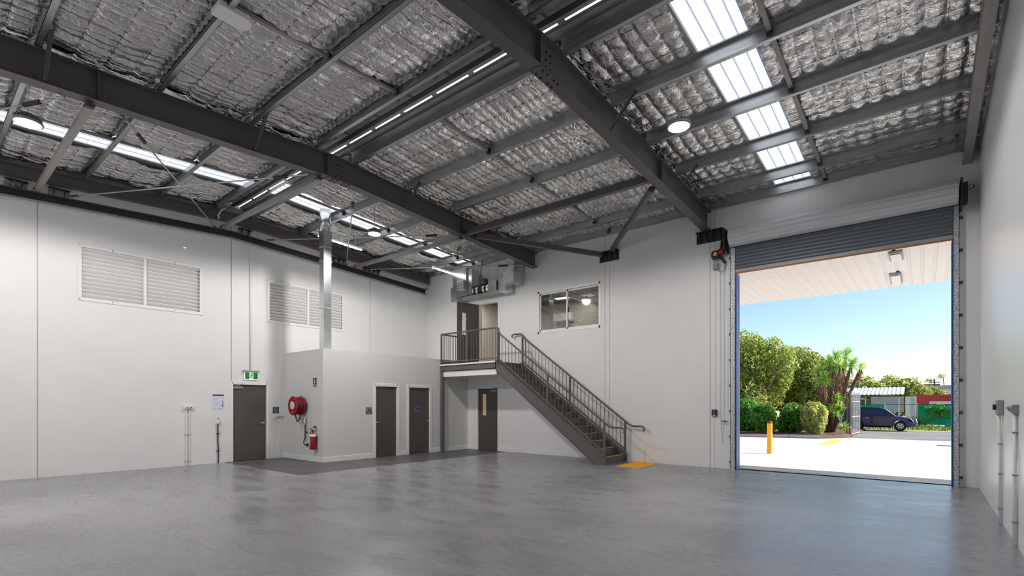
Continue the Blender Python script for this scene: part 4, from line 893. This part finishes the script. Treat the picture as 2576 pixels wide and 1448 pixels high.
# ------------------------------------------------------------------ outside: ground
def strip_mesh(name, x0, x1, y0, y1, lift, m, thick=0.):
    ys = np.linspace(y0, y1, max(2, int((y1 - y0) / 1.0) + 1)); mb = MB()
    for a, b in zip(ys[:-1], ys[1:]): mb.quad((x0, a, gz(a) + lift), (x1, a, gz(a) + lift), (x1, b, gz(b) + lift), (x0, b, gz(b) + lift))
    return mb.build(name, m)
tag(strip_mesh('ground', -40, 40, BY + .34, 34.3, 0, M_APRON), 'sunlit pale concrete forecourt outside the roller door', 'ground', kind='structure')
tag(strip_mesh('road', -60, 60, 34.3, 47.4, -.01, M_ROAD), 'grey asphalt road beyond the forecourt', 'road', kind='structure')
M_GRASS = mat('verge_grass', srgb(150, 165, 50), .8, var=.35, vscale=1.5, col2=srgb(95, 120, 35))
M_DIRT = mat('far_dirt', srgb(176, 164, 140), .9, var=.15, vscale=.5)
tag(strip_mesh('ground_verge', -60, 60, 47.4, 59, .0, M_GRASS), 'strip of grass verge behind the parked car', 'ground', kind='structure')
tag(strip_mesh('ground_far', -120, 120, 59, 160, .0, M_DIRT), 'bare yard beyond the green fence', 'ground', kind='structure')
M_MULCH = mat('bark_mulch', srgb(116, 78, 58), .95, var=.4, vscale=8, bump=.8, bscale=25, col2=srgb(70, 42, 34))
m = MB(); bed = [(-30, 31.3), (-8.3, 31.0), (-5.9, 31.8), (-4.4, 32.3), (-3.4, 34.2), (-3.3, 36.5), (-3.6, 54), (-30, 54)]
m.v = [(x, y, gz(y) + .02) for x, y in bed] + [(x, y, gz(y) + .10 + .02) for x, y in [(-30, 31.7), (-8.4, 31.4), (-6.0, 32.2), (-4.7, 32.7), (-3.75, 34.4), (-3.65, 36.5), (-4.0, 53.6), (-30, 53.6)]]
n_ = len(bed); m.f = [(k, (k + 1) % n_, n_ + (k + 1) % n_, n_ + k) for k in range(n_)] + [tuple(range(n_, 2 * n_))]
tag(m.build('ground_bed', M_MULCH), 'brown bark mulch garden bed under the trees', 'garden bed', kind='structure')
M_KERB = mat('kerb_concrete', srgb(150, 152, 165), .8, var=.1)
kb = thing('kerb', 'low grey kerb edging the mulch bed', 'kerb', (-9, 31.1, gz(31)), kind='structure')
kp = [(-22, 30.9), (-15.5, 30.95), (-11.5, 30.97), (-8.3, 30.98), (-5.9, 31.75), (-4.45, 32.2)]
for a, b in zip(kp[:-1], kp[1:]):
    d = Vector((b[0] - a[0], b[1] - a[1], 0)).normalized() * .03; MB().bar((a[0] + d.x, a[1] + d.y, gz(a[1]) + .05), (b[0] - d.x, b[1] - d.y, gz(b[1]) + .05), .16, .14).build('kerb_stone', M_KERB, kb)
m = MB(); q = [(-3.78, 26.9), (-3.3, 26.6), (-3.3, 32.4), (-3.8, 32.2)]
tag(m.quad(*[(x, y, gz(y) + .006) for x, y in q]).build('line_marking', mat('faded_yellow_line', srgb(226, 196, 70), .7, var=.15, vscale=6)), 'faded yellow painted line on the forecourt', 'line marking')
dg = thing('drain_grate', 'dark metal drain grate in the forecourt', 'grate', (1.2, 29.8, gz(29.8))); m = MB().box(.45, 2.2, 29.55, 29.60, gz(29.7) + .0, gz(29.7) + .012).box(.45, 2.2, 29.95, 30.0, gz(29.7), gz(29.7) + .012); m.build('frame', M_STEEL, dg)
for k in range(12): MB().box(.5 + k * .14, .54 + k * .14, 29.6, 29.95, gz(29.7), gz(29.7) + .01).build('grate_bar', M_STEEL, dg)
MB().box(.45, 2.2, 29.6, 29.95, gz(29.7) - .0, gz(29.7) + .004).build('grate_shade', M_BLACK, dg)  # flat black sheet painting the shade between the bars
bl = thing('bollard', 'yellow steel bollard with dark red cap on the forecourt', 'bollard', (-4.16, 19.25, gz(19.25))); bz = gz(19.25)
MB().cyl((-4.16, 19.25, bz), (-4.16, 19.25, bz + 1.06), .085, 24).build('post', M_YEL, bl); MB().lathe([(.087, 1.05), (.087, 1.09), (.06, 1.12), (0, 1.125)], (-4.16, 19.25, bz), n=24).build('cap', mat('dark_red_cap', srgb(130, 30, 30), .5, var=.05), bl)
# canopy
cn = thing('canopy', 'white ribbed steel canopy over the roller door outside', 'canopy', (-1.5, BY + .2, 5.0)); M_CAN = mat('canopy_steel', srgb(236, 228, 222), .45, var=.02)
CZ, CY1 = 5.0, 18.85; first = None; sw = .75
for k in range(22):
    if first is None:
        x0 = -9.0; pr = []
        for j in range(3):
            a = x0 + j * .25; pr += [(a, CZ), (a + .17, CZ), (a + .185, CZ + .03), (a + .235, CZ + .03)]
        pr += [(x0 + .75, CZ), (x0 + .75, CZ + .045), (x0, CZ + .045)]
        first = MB().prism(pr, 'Y', BY + .18, CY1).build('canopy_sheet', M_CAN, cn)
    else: share('canopy_sheet', first, cn, (sw * k, 0, 0))
MB().box(-9, 7.5, CY1 - .02, CY1 + .02, CZ + .03, CZ + .30).build('fascia', M_CAN, cn); MB().box(-9, 7.5, BY + .18, CY1, CZ + .06, CZ + .12).build('top_sheet', M_ROOFS, cn)
for py0, py1, lab in ((628, 655, 'rectangular canopy light just past the raised curtain'), (684, 712, 'rectangular canopy light near the canopy edge')):
    a = PZ(2250, py0, CZ - .02); b = PZ(2258, py1, CZ - .02); t = thing('canopy_light', lab, 'light', (a.x, (a.y + b.y) / 2, CZ), 'canopy floodlights')
    x = (a.x + b.x) / 2; MB().box(x - .13, x + .13, min(a.y, b.y) + .15, max(a.y, b.y) - .15, CZ - .06, CZ).build('housing', M_GREYP, t, bevel=.01)
    y_a, y_b = sorted((a.y, b.y)); MB().box(x - .10, x + .10, y_a + .25, y_b - .18, CZ - .076, CZ - .07).build('lens', M_WHITEP, t)

# ------------------------------------------------------------------ planting
def leaf_mat(name, c1, c2, transl=.35): return mat(name, c1, .55, var=.3, vscale=2.6, col2=c2, transl=transl, detail=8)
M_LF1 = leaf_mat('olive_leaves', srgb(192, 202, 88), srgb(80, 106, 46), .35); M_LF2 = leaf_mat('bright_hedge_leaves', srgb(140, 195, 66), srgb(46, 106, 40), .35); M_LF3 = leaf_mat('variegated_leaves', srgb(225, 222, 140), srgb(150, 165, 82), .45); M_LF4 = leaf_mat('dusty_far_leaves', srgb(190, 196, 96), srgb(100, 116, 56), .45)
M_YUC = leaf_mat('yucca_leaves', srgb(195, 225, 90), srgb(110, 165, 60), .45); M_BARK = mat('grey_bark', srgb(150, 138, 124), .9, var=.25, vscale=6); M_DEAD = mat('dead_yucca_leaves', srgb(176, 138, 104), .9, var=.3, vscale=9, col2=srgb(112, 78, 60)); M_BARKD = mat('dark_bark', srgb(96, 80, 70), .9, var=.3, vscale=8)
def leaves(blobs, n, size, seed, aspect=.5, shell=.5):
    r = np.random.default_rng(seed); vol = np.array([b[3] * b[4] * b[5] for b in blobs]) ** .67; cnt = (n * vol / vol.sum()).astype(int); V = []
    for b, k in zip(blobs, cnt):
        d = r.normal(size=(k, 3)); d /= np.linalg.norm(d, axis=1)[:, None]; rad = shell + (1 - shell) * r.random(k) ** .6; rad += .12 * np.sin(d[:, 0] * 7 + b[0]) * np.cos(d[:, 2] * 6 + b[1])
        c = np.array(b[:3]) + d * rad[:, None] * np.array(b[3:6])
        nrm = d * .6 + r.normal(size=(k, 3)) * .6 + np.array([0, 0, .35]); nrm /= np.linalg.norm(nrm, axis=1)[:, None]
        t = np.cross(nrm, r.normal(size=(k, 3))); t /= np.linalg.norm(t, axis=1)[:, None]; bt = np.cross(nrm, t); s = size * (.6 + .8 * r.random(k))[:, None]
        V.append(np.stack([c - t * s, c + bt * s * aspect, c + t * s, c - bt * s * aspect], 1))
    V = np.concatenate(V).reshape(-1, 3); f = np.arange(len(V)).reshape(-1, 4); return V, f
def leafmesh(name, blobs, n, size, seed, m, parent, **kw):
    V, f = leaves(blobs, n, size, seed, **kw); me = bpy.data.meshes.new(name); me.vertices.add(len(V)); me.vertices.foreach_set('co', V.astype(np.float32).ravel())
    me.loops.add(f.size); me.loops.foreach_set('vertex_index', f.ravel().astype(np.int32)); me.polygons.add(len(f)); me.polygons.foreach_set('loop_start', (np.arange(len(f)) * 4).astype(np.int32)); me.polygons.foreach_set('loop_total', np.full(len(f), 4, np.int32)); me.update(); me.validate()
    o = link(name, me, m, parent); o['kind'] = 'stuff'; return o
def branchy(base, tips, r0, seed):
    r = random.Random(seed); m = MB(); base = Vector(base)
    for tp in tips:
        tp = Vector(tp); k1 = base.lerp(tp, .35) + Vector((r.uniform(-.4, .4), r.uniform(-.4, .4), r.uniform(.0, .5))); k2 = base.lerp(tp, .7) + Vector((r.uniform(-.4, .4), r.uniform(-.4, .4), 0))
        m.tube([base, k1, k2, tp], [r0, r0 * .7, r0 * .45, r0 * .15], 6)
        for _ in range(4):
            s = k1.lerp(tp, r.random()); e = s + Vector((r.uniform(-1.1, 1.1), r.uniform(-1.1, .3), r.uniform(-.2, 1.1))); m.tube([s, s.lerp(e, .5) + Vector((0, 0, .15)), e], [r0 * .3, r0 * .2, r0 * .07], 5)
    return m
def tree(label, base, blobs, n, size, seed, lm, r0=.16, group='trees behind the garden bed', **kw):
    t = thing('tree', label, 'tree', base, group); tips = [(b[0], b[1] - .3 * b[4], b[2] + .3 * b[5]) for b in blobs] + [(b[0] + b[3] * .6, b[1] - .6 * b[4], b[2]) for b in blobs]
    branchy(base, tips, r0, seed).build('trunk', M_BARK, t, smooth=True); leafmesh('foliage', blobs, n, size, seed, lm, t, **kw); return t
g_ = gz(42)
tree('tall olive green tree just past the door jamb', (-11.5, 41.5, g_), [(-12.4, 42, 5.3, 2.6, 2.6, 2.3), (-10.6, 41, 4.7, 2.2, 2.2, 2.2), (-11.0, 40.2, 2.6, 2.2, 1.7, 1.9), (-13.6, 41, 3.2, 2.4, 2.2, 2.4), (-9.2, 42.2, 4.7, 2.0, 2, 1.9), (-10.3, 43, 3.4, 2.6, 1.6, 2.6)], 30000, .12, 11, M_LF1)
K = 1.14   # stands further back than the tall tree
tree('broad olive green tree between the tall tree and the yucca', (-7.2 * K, 43.5 * K, gz(49)), [(x * K, y * K, 1.5 + (z - 1.5) * K, rx * K, ry, rz * K) for x, y, z, rx, ry, rz in ((-7.6, 43.5, 4.1, 2.1, 2, 1.9), (-5.9, 44, 3.5, 1.6, 1.8, 1.6), (-6.6, 42.4, 2.4, 1.9, 1.6, 1.7), (-8.6, 42.6, 2.7, 1.7, 1.6, 1.7), (-6.9, 44.6, 2.8, 2.6, 1.4, 2.2))], 24000, .13, 12, M_LF1)
def bush(label, c, r, h, n, size, seed, lm, group='shrubs along the kerb'):
    x, y = c; z = gz(y); t = thing('shrub', label, 'shrub', (x, y, z + .1), group); R = random.Random(seed); m = MB()
    for k in range(9): a = R.uniform(0, 6.28); m.tube([(x + .1 * math.cos(a), y + .1 * math.sin(a), z + .1), (x + r * .5 * math.cos(a), y + r * .5 * math.sin(a), z + h * .4), (x + r * .7 * math.cos(a), y + r * .7 * math.sin(a), z + h * .75)], [.03, .02, .008], 5)
    m.build('stems', M_BARKD, t); bl_ = [(x, y, z + h * .5, r * .8, r * .8, h * .5)]
    for k in range(7): a = k * .9; bl_.append((x + r * .45 * math.cos(a), y + r * .45 * math.sin(a), z + h * R.uniform(.3, .68), r * .55, r * .55, h * .33))
    leafmesh('foliage', bl_, n, size, seed, lm, t, shell=.55)
bush('bright green leafy shrub tallest in the hedge by the door jamb', (-9.3, 36.9), 1.15, 2.45, 8000, .10, 21, M_LF2)
bush('low bright green shrub behind the bollard', (-7.9, 35.0), .80, 1.9, 6000, .10, 22, M_LF2)
bush('dark green shrub next to the variegated one', (-6.6, 36.8), 1.0, 2.05, 6500, .10, 23, M_LF2)
bush('pale yellow green variegated shrub beside the yucca', (-5.15, 35.1), .75, 2.1, 7500, .085, 24, M_LF3)
# yucca clump
yb = Vector((-4.85, 38.2, gz(38) + .1)); yc = thing('yucca', 'tall yucca clump with spiky rosettes and hanging dead leaves', 'yucca', yb)
def at(px, py, z): return CAMP + ray(px, py) * z
heads = [((2060, 935), 31.0, .85), ((2086, 915), 31.6, .85), ((2102, 903), 30.6, .9), ((2128, 897), 31.6, .95), ((2141, 918), 30.8, .9), ((2165, 928), 31.2, .6), ((2112, 922), 30.0, .8), ((2072, 955), 30.3, .7),
         ((2106, 1002), 30.8, .6), ((2088, 1028), 31.0, .5), ((2112, 1022), 30.7, .5), ((2104, 1044), 30.8, .5), ((2124, 1075), 30.0, .5)]
for i, ((hx_, hy_), zz, L) in enumerate(heads):
    h = at(hx_, hy_, zz); R = random.Random(100 + i); m = MB()
    b0 = yb + Vector((R.uniform(-.25, .25), R.uniform(-.2, .2), -.1)); ax = (h - b0).normalized() if i < 8 else Vector((R.uniform(-.3, .3), -.3, .9)).normalized()
    if i < 8: MB().tube([b0, b0.lerp(h, .45) + Vector((0, 0, -.1)), h], [.15, .11, .08], 8).build('trunk', M_BARKD, yc, smooth=True)
    for k in range(80):
        th = R.uniform(0, 2 * PI); el = R.uniform(-.5, 1.45); e1 = ax.cross(Vector((1, .2, 0))).normalized(); e2 = ax.cross(e1)
        d = (e1 * math.cos(th) + e2 * math.sin(th)) * math.cos(el) + ax * math.sin(el); l = L * R.uniform(.7, 1.05); s = d.cross(ax)
        if s.length < .05: s = e1
        s.normalize(); w = .026; o = h + d * .05; mid = h + d * (l * .5); tip = h + d * l + Vector((0, 0, -.10 * l))
        m.quad(o - s * w * .7, o + s * w * .7, mid + s * w, mid - s * w); m.f.append((len(m.v) - 1, len(m.v) - 2, len(m.v))); m.v.append(tuple(tip))
    m.build('rosette', M_YUC, yc)
    if i < 8:
        m = MB()
        for k in range(60):
            f = R.uniform(.0, .16 if i == 5 else .55); c = h.lerp(b0, f); th = R.uniform(0, 2 * PI); d = Vector((math.cos(th), math.sin(th), 0)); o = c + d * .09; e = c + d * R.uniform(.15, .3) + Vector((0, 0, -R.uniform(.25, .4) if i == 5 else -R.uniform(.4, .75))); s = d.cross(UP) * .03
            m.quad(o - s, o + s, e + s * .3, e - s * .3)
        m.build('dead_leaf_skirt', M_DEAD, yc)['kind'] = 'stuff'
# gate
gt = thing('gate', 'white barred steel gate swung open beside the yucca', 'gate', (-3.45, 37.3, gz(37.3))); M_GATE = mat('pale_gate_paint', srgb(225, 222, 226), .5, var=.05)
g0 = gz(38); MB().box(-3.60, -3.50, 37.15, 37.25, g0, g0 + 2.75).build('post', M_STEEL, gt); MB().box(-3.72, -3.64, 37.0, 37.08, g0, g0 + 2.7).build('post', M_STEEL, gt)
ga, gb = Vector((-3.46, 37.35, 0)), Vector((-3.30, 40.4, 0))
for zz in (.1, 1.15, 2.1, 2.7): MB().bar(ga + UP * (g0 + zz), gb + UP * (g0 + zz), .035, .035).build('rail', M_GATE, gt)
for k in range(8): p = ga.lerp(gb, k / 7); MB().box(p.x - .018, p.x + .018, p.y - .018, p.y + .018, g0 + .1, g0 + 2.7).build('bar', M_GATE, gt)

# ------------------------------------------------------------------ parked car
cy0 = 46.4; cxr = -3.98; cz0 = gz(46.5) + .0
car = thing('car', 'dark navy four wheel drive parked on the far side of the road', 'car', (cxr + 1.3, cy0 + .9, cz0)); M_CAR = mat('navy_car_paint', srgb(28, 34, 80), .25, var=.05, coat=.3); M_CGL = mat('dark_car_glass', srgb(22, 30, 62), .08, var=.05, spec=.9); M_TYRE = mat('tyre_rubber', (.018, .018, .018), .8, var=.2); M_RIM = mat('alloy_rim', (.62, .62, .64), .35, metal=.7, var=.1)
WBASE, RW = 2.62, .365
def arch(cx, r, n=9): return [(cx + r * math.cos(PI * k / n), .36 + r * math.sin(PI * k / n)) for k in range(n + 1)]
prof = [(-.93, .42), (-.98, .62), (-.95, .90), (-.90, 1.08), (2.25, 1.10), (2.55, 1.07), (2.95, 1.0), (3.24, .90), (3.38, .76), (3.44, .55), (3.40, .36), (3.10, .27)] + arch(WBASE, .42) + [(2.0, .27), (.55, .27)] + arch(0, .42) + [(-.55, .30)]
m = MB(); cxm, czm = 1.2, .65; sl3 = [(-.90, .975), (-.84, 1.0), (.84, 1.0), (.90, .975)]; n_ = len(prof)
for yy, k in sl3: m.v += [(cxr + cxm + (x - cxm) * k, cy0 + .9 + yy, cz0 + czm + (z - czm) * (k if z > czm else 1)) for x, z in prof]
for j in range(3): m.f += [(j * n_ + i, j * n_ + (i + 1) % n_, (j + 1) * n_ + (i + 1) % n_, (j + 1) * n_ + i) for i in range(n_)]
m.f += [tuple(reversed(range(n_))), tuple(range(3 * n_, 4 * n_))]; m.build('body', M_CAR, car)
gh = [(-.88, 1.06), (-.78, 1.50), (-.64, 1.65), (.2, 1.72), (1.32, 1.72), (1.66, 1.64), (2.36, 1.08)]
hw = lambda z: .84 - .17 * (z - 1.05) / .6
m = MB(); n_ = len(gh)
for s in (-1, 1): m.v += [(cxr + x, cy0 + .9 + s * hw(z), cz0 + z) for x, z in gh]
m.f = [(i, (i + 1) % n_, n_ + (i + 1) % n_, n_ + i) for i in range(n_)] + [tuple(reversed(range(n_))), tuple(range(n_, 2 * n_))]; m.build('cabin', M_CAR, car)
for pts in ([(-.72, 1.13), (-.62, 1.52), (-.12, 1.58), (-.12, 1.13)], [(-.04, 1.13), (-.04, 1.60), (.82, 1.61), (.82, 1.13)], [(.90, 1.13), (.90, 1.61), (1.52, 1.58), (2.05, 1.13)]):
    for s in (-1, 1): MB().quad(*[(cxr + x, cy0 + .9 + s * (hw(z) + .006), cz0 + z) for x, z in pts]).build('side_window', M_CGL, car)
MB().quad(*[(cxr + x + .012, cy0 + .9 + s * (hw(z) - .06), cz0 + z + .012) for x, z, s in ((1.70, 1.60, -1), (1.70, 1.60, 1), (2.28, 1.12, 1), (2.28, 1.12, -1))]).build('windscreen', mat('pale_windscreen', srgb(170, 180, 175), .1, var=.03), car)
for cx in (0, WBASE):
    for s in (-1, 1):
        o = Vector((cxr + cx, cy0 + .9 + s * .80, cz0 + .36)); w = MB().lathe([(.22, -.10), (.33, -.11), (RW, -.07), (RW, .07), (.33, .11), (.22, .10)], o, (0, 1, 0), 28).build('tyre', M_TYRE, car, smooth=True)
        m = MB().lathe([(.235, -.02), (.24, -.10), (.21, -.10), (.205, -.04)], o, (0, s * -1, 0), 24)
        for k in range(6):
            a = 2 * PI * k / 6; f = s * .09; m.bar(o + Vector((.03 * math.cos(a), f, .03 * math.sin(a))), o + Vector((.22 * math.cos(a), f, .22 * math.sin(a))), .03, .075, up=(math.cos(a + PI / 2), 0, math.sin(a + PI / 2)))
        m.cyl(o + Vector((0, s * .07, 0)), o + Vector((0, s * .105, 0)), .055, 12); m.build('rim', M_RIM, w)
for x in (.55, -.25): MB().box(cxr + x, cxr + x + .2, cy0 - .025, cy0 + .01, cz0 + .93, cz0 + .965).build('door_handle', M_CHROME, car)
MB().prism([(cxr + 3.0, cz0 + .94), (cxr + 3.30, cz0 + .83), (cxr + 3.42, cz0 + .70), (cxr + 3.18, cz0 + .74)], 'Y', cy0 + .0, cy0 + .3).build('headlight', mat('headlight_lens', (.85, .87, .9), .1, var=.03), car)
MB().box(cxr + 3.36, cxr + 3.50, cy0 + .05, cy0 + 1.75, cz0 + .34, cz0 + .55).build('bumper', M_CAR, car, bevel=.04); MB().tube([(cxr + 3.5, cy0 + .3, cz0 + .4), (cxr + 3.58, cy0 + .3, cz0 + .62), (cxr + 3.5, cy0 + .3, cz0 + .88)], .03, 8).tube([(cxr + 3.5, cy0 + 1.5, cz0 + .4), (cxr + 3.58, cy0 + 1.5, cz0 + .62), (cxr + 3.5, cy0 + 1.5, cz0 + .88)], .03, 8).bar((cxr + 3.56, cy0 + .3, cz0 + .7), (cxr + 3.56, cy0 + 1.5, cz0 + .7), .04, .04).build('bull_bar', M_RIM, car)
MB().box(cxr + 1.85, cxr + 2.01, cy0 - .16, cy0 + .02, cz0 + 1.10, cz0 + 1.24).build('mirror', M_CAR, car, bevel=.03); MB().box(cxr + .42, cxr + 2.18, cy0 + .0, cy0 + .06, cz0 + .26, cz0 + .36).build('side_step', M_BLACK, car)
MB().bar((cxr - .45, cy0 + .3, cz0 + 1.72), (cxr + .95, cy0 + .3, cz0 + 1.74), .04, .04).build('roof_rail', M_STEEL, car)
for x in (.86, -.08, 1.98): MB().box(cxr + x, cxr + x + .008, cy0 - .003, cy0 + .004, cz0 + .42, cz0 + 1.04).build('door_seam', M_BLACK, car)

# ------------------------------------------------------------------ beyond the road
fz = gz(60)
fn = thing('shade_fence', 'green shade cloth fence behind the parked car', 'fence', (0, 59.5, fz)); M_SHADE = mat('green_shade_cloth', srgb(20, 165, 142), .75, var=.12, vscale=1.2, transl=.5)
for k in range(7): x = -5.3 + k * 2.4; MB().cyl((x, 59.5, fz), (x, 59.5, fz + 2.05), .03, 8).build('post', M_GATE, fn)
for k in range(6):
    x = -5.3 + k * 2.4
    if k != 1: MB().box(x + .04, x + 2.36, 59.52, 59.53, fz + .15, fz + (1.95 if k else 1.9)).build('cloth_panel', M_SHADE, fn)
MB().cyl((-5.3, 59.5, fz + 1.98), (9.1, 59.5, fz + 1.98), .022, 8).build('top_rail', mat('dark_green_rail', srgb(20, 70, 60), .5, var=.1), fn)
# carport
cp = thing('carport', 'open carport with white corrugated roof behind the fence', 'shed', (-4.2, 63, fz)); pr = []
a0, a1 = -8.8, -1.5; ncor = 22
top = []; 
for k in range(ncor * 4 + 1): x = a0 + (a1 - a0) * k / (ncor * 4); top.append((x, fz + 3.20 + .035 * math.sin(k * PI / 2)))
m = MB().prism([(x, z - .25) for x, z in top] + [(x, z - .27) for x, z in reversed(top)], 'Y', 61.0, 65.2); m.v = [(x, y, z + (y - 61.0) * .19) for x, y, z in m.v]; m.build('corrugated_roof', M_CAN, cp); MB().box(a0, a1, 61.2, 61.3, fz + 2.72, fz + 2.88).build('fascia_beam', M_STEEL, cp)
for x in (-7.4, -4.55, -1.9): MB().box(x - .05, x + .05, 61.4, 61.5, fz, fz + 2.85).build('post', M_GATE, cp)
M_CLAD = mat('pale_blue_cladding', srgb(190, 200, 222), .6, var=.06, vscale=2)
MB().box(a0 + .2, -5.0, 64.6, 64.8, fz, fz + 2.7).build('back_wall', M_CLAD, cp); MB().box(-4.3, a1 - .1, 64.6, 64.8, fz + 1.2, fz + 2.8).build('back_wall', M_CLAD, cp); MB().box(-6.4, -4.6, 64.4, 64.55, fz + .9, fz + 2.45).build('roller_shutter', M_STEEL, cp)
# white portable shed and container
ws = thing('portable_shed', 'narrow white metal shed between carport and red container', 'shed', (-.6, 64, fz)); MB().box(-1.45, -.62, 63, 65, fz, fz + 2.75).build('shell', M_CAN, ws); MB().box(-1.4, -1.08, 62.97, 63, fz + .1, fz + 2.5).build('door', M_TRIM, ws); MB().box(-1.02, -.66, 62.98, 63, fz + .1, fz + 2.6).build('side_panel', M_CLAD, ws)
ct = thing('shipping_container', 'red corrugated shipping container behind the green fence', 'container', (5, 67, fz)); M_CONT = mat('container_red', srgb(176, 48, 50), .55, var=.1, vscale=2); first = None
for k in range(44):
    x = -.75 + k * .28
    if first is None: first = MB().prism([(x, 66), (x + .1, 66), (x + .14, 65.95), (x + .24, 65.95), (x + .28, 66), (x + .28, 66.1), (x, 66.1)], 'Z', fz + .15, fz + 2.85).build('corrugation', M_CONT, ct)
    else: share('corrugation', first, ct, (.28 * k, 0, 0))
MB().box(-.75, 11.5, 66.1, 68.4, fz + .1, fz + 2.85).build('shell', M_CONT, ct); MB().box(-.8, 11.6, 65.93, 66.12, fz + 2.80, fz + 2.95).build('top_rail', M_CONT, ct)
tt = thing('truck_tray', 'white truck tray top showing above the green fence', 'truck', (2, 62.5, fz)); MB().box(.4, 3.3, 62, 63.6, fz + 2.0, fz + 2.25).build('tray', M_CAN, tt, bevel=.03)
MB().box(.5, .62, 62.1, 62.2, fz, fz + 2.0).box(3.1, 3.2, 62.1, 62.2, fz, fz + 2.0).box(.5, .62, 63.4, 63.5, fz, fz + 2.0).box(3.1, 3.2, 63.4, 63.5, fz, fz + 2.0).build('frame', M_GATE, tt)
def vine(label, c, r, n, seed):
    t = thing('climber', label, 'plant', (c[0], c[1], c[2] - r[2]), 'climbers on the fence'); leafmesh('foliage', [(*c, *r)], n, .09, seed, M_LF2, t, shell=.1)
    MB().tube([(c[0], c[1], fz), (c[0] + .1, c[1], fz + .5), (c[0], c[1], c[2])], .02, 5).build('stem', M_BARKD, t)
vine('leafy creeper scrambling over the green fence', (1.0, 59.12, fz + 1.35), (1.2, .15, .75), 700, 41); vine('low weeds at the foot of the green fence', (-.4, 58.8, fz + .45), (1.3, .4, .5), 500, 42)
m = MB(); R = random.Random(5)
for k in range(2600):
    x, y = R.uniform(-7, 9), R.uniform(48.5, 58.1); h = R.uniform(.08, .28); a = R.uniform(0, 6.28); d = Vector((math.cos(a), math.sin(a), 0)) * .03; p = Vector((x, y, gz(y))); i = len(m.v)
    m.v += [tuple(p - d), tuple(p + d), tuple(p + Vector((R.uniform(-.1, .1), R.uniform(-.1, .1), h)))]; m.f.append((i, i + 1, i + 2))
me = bpy.data.meshes.new('grass'); me.from_pydata(m.v, [], m.f); tag(link('grass', me, M_GRASS), 'tufts of dry grass along the verge behind the car', 'grass', kind='stuff')
rk = MB(); 
for k in range(9):
    p = (1.6 + k * .42, 58.9, fz); o = MB().lathe([(0, -.02), (.2, .0), (.22, .12), (.12, .24), (0, .27)], p, n=7).build('garden_rock', M_KERB); tag(o, 'pale rock in the row along the foot of the green fence', 'rock', 'rocks by the fence')
for i, (lab, x, y, r, h, sd_) in enumerate((('far bushy tree right behind the yucca top', -6.6, 82, 3.0, 5.0, 51), ('far bushy tree above the carport roof', -3.0, 85, 3.2, 5.3, 52), ('low far bushy tree between carport and container', 0.2, 86, 2.6, 4.0, 53), ('smallest far bushy tree tapering off by the white building', 2.6, 88, 1.6, 2.9, 54))):
    yn = 82 + 7 * i; x, r, h, y = x * yn / y, r * yn / y, 1.95 + (h - 1.95) * yn / y, yn; z = gz(80); tree(lab, (x, y, z), [(x, y, z + h * .62, r, 2.4, h * .5), (x - r * .5, y - .5, z + h * .5, r * .7, 2, h * .42), (x + r * .5, y - .5, z + h * .5, r * .7, 2, h * .42)], 8000, .21, sd_, M_LF4, .2, 'far trees beyond the yard')
fb_ = thing('far_building', 'white flat roofed building far behind the container', 'building', (10, 118, fz)); MB().box(.3, 24, 118, 130, fz, fz + 4.7).build('wall', M_CAN, fb_); MB().box(.1, 24, 117.7, 130.2, fz + 4.7, fz + 5.4).build('parapet', mat('grey_parapet', srgb(170, 176, 186), .6, var=.05), fb_); MB().box(1.2, 24, 117.9, 118, fz + 3.5, fz + 3.9).build('window_band', M_STEEL, fb_); MB().box(-1.5, 2.2, 119, 127, fz + 5.4, fz + 5.7).build('roof_plant', M_STEEL, fb_)
for x, y, h, lab in ((1.35, 112, 6.3, 'dark utility pole in front of the far white building'),):
    p = thing('utility_pole', lab, 'pole', (x, y, fz)); MB().cyl((x, y, fz), (x, y, fz + h), .14, 8, .1).build('shaft', M_BLACK, p); MB().box(x - .7, x + .7, y - .06, y + .06, fz + h - .6, fz + h - .45).build('crossarm', M_BLACK, p)
for x, h, sd_, lab in ((2.9, 7.6, 61, 'taller thin palm against the sky'), (1.0, 6.9, 62, 'shorter thin palm against the sky')):
    y = 133; p = thing('palm', lab, 'palm', (x, y, fz), 'thin palms far behind'); MB().tube([(x, y, fz), (x + .3, y, fz + h * .6), (x, y, fz + h)], [.12, .1, .07], 6).build('trunk', M_BARKD, p); leafmesh('fronds', [(x - .2, y, fz + h, .9, .8, .6)], 120, .3, sd_, M_LF4, p, shell=.2, aspect=.15)
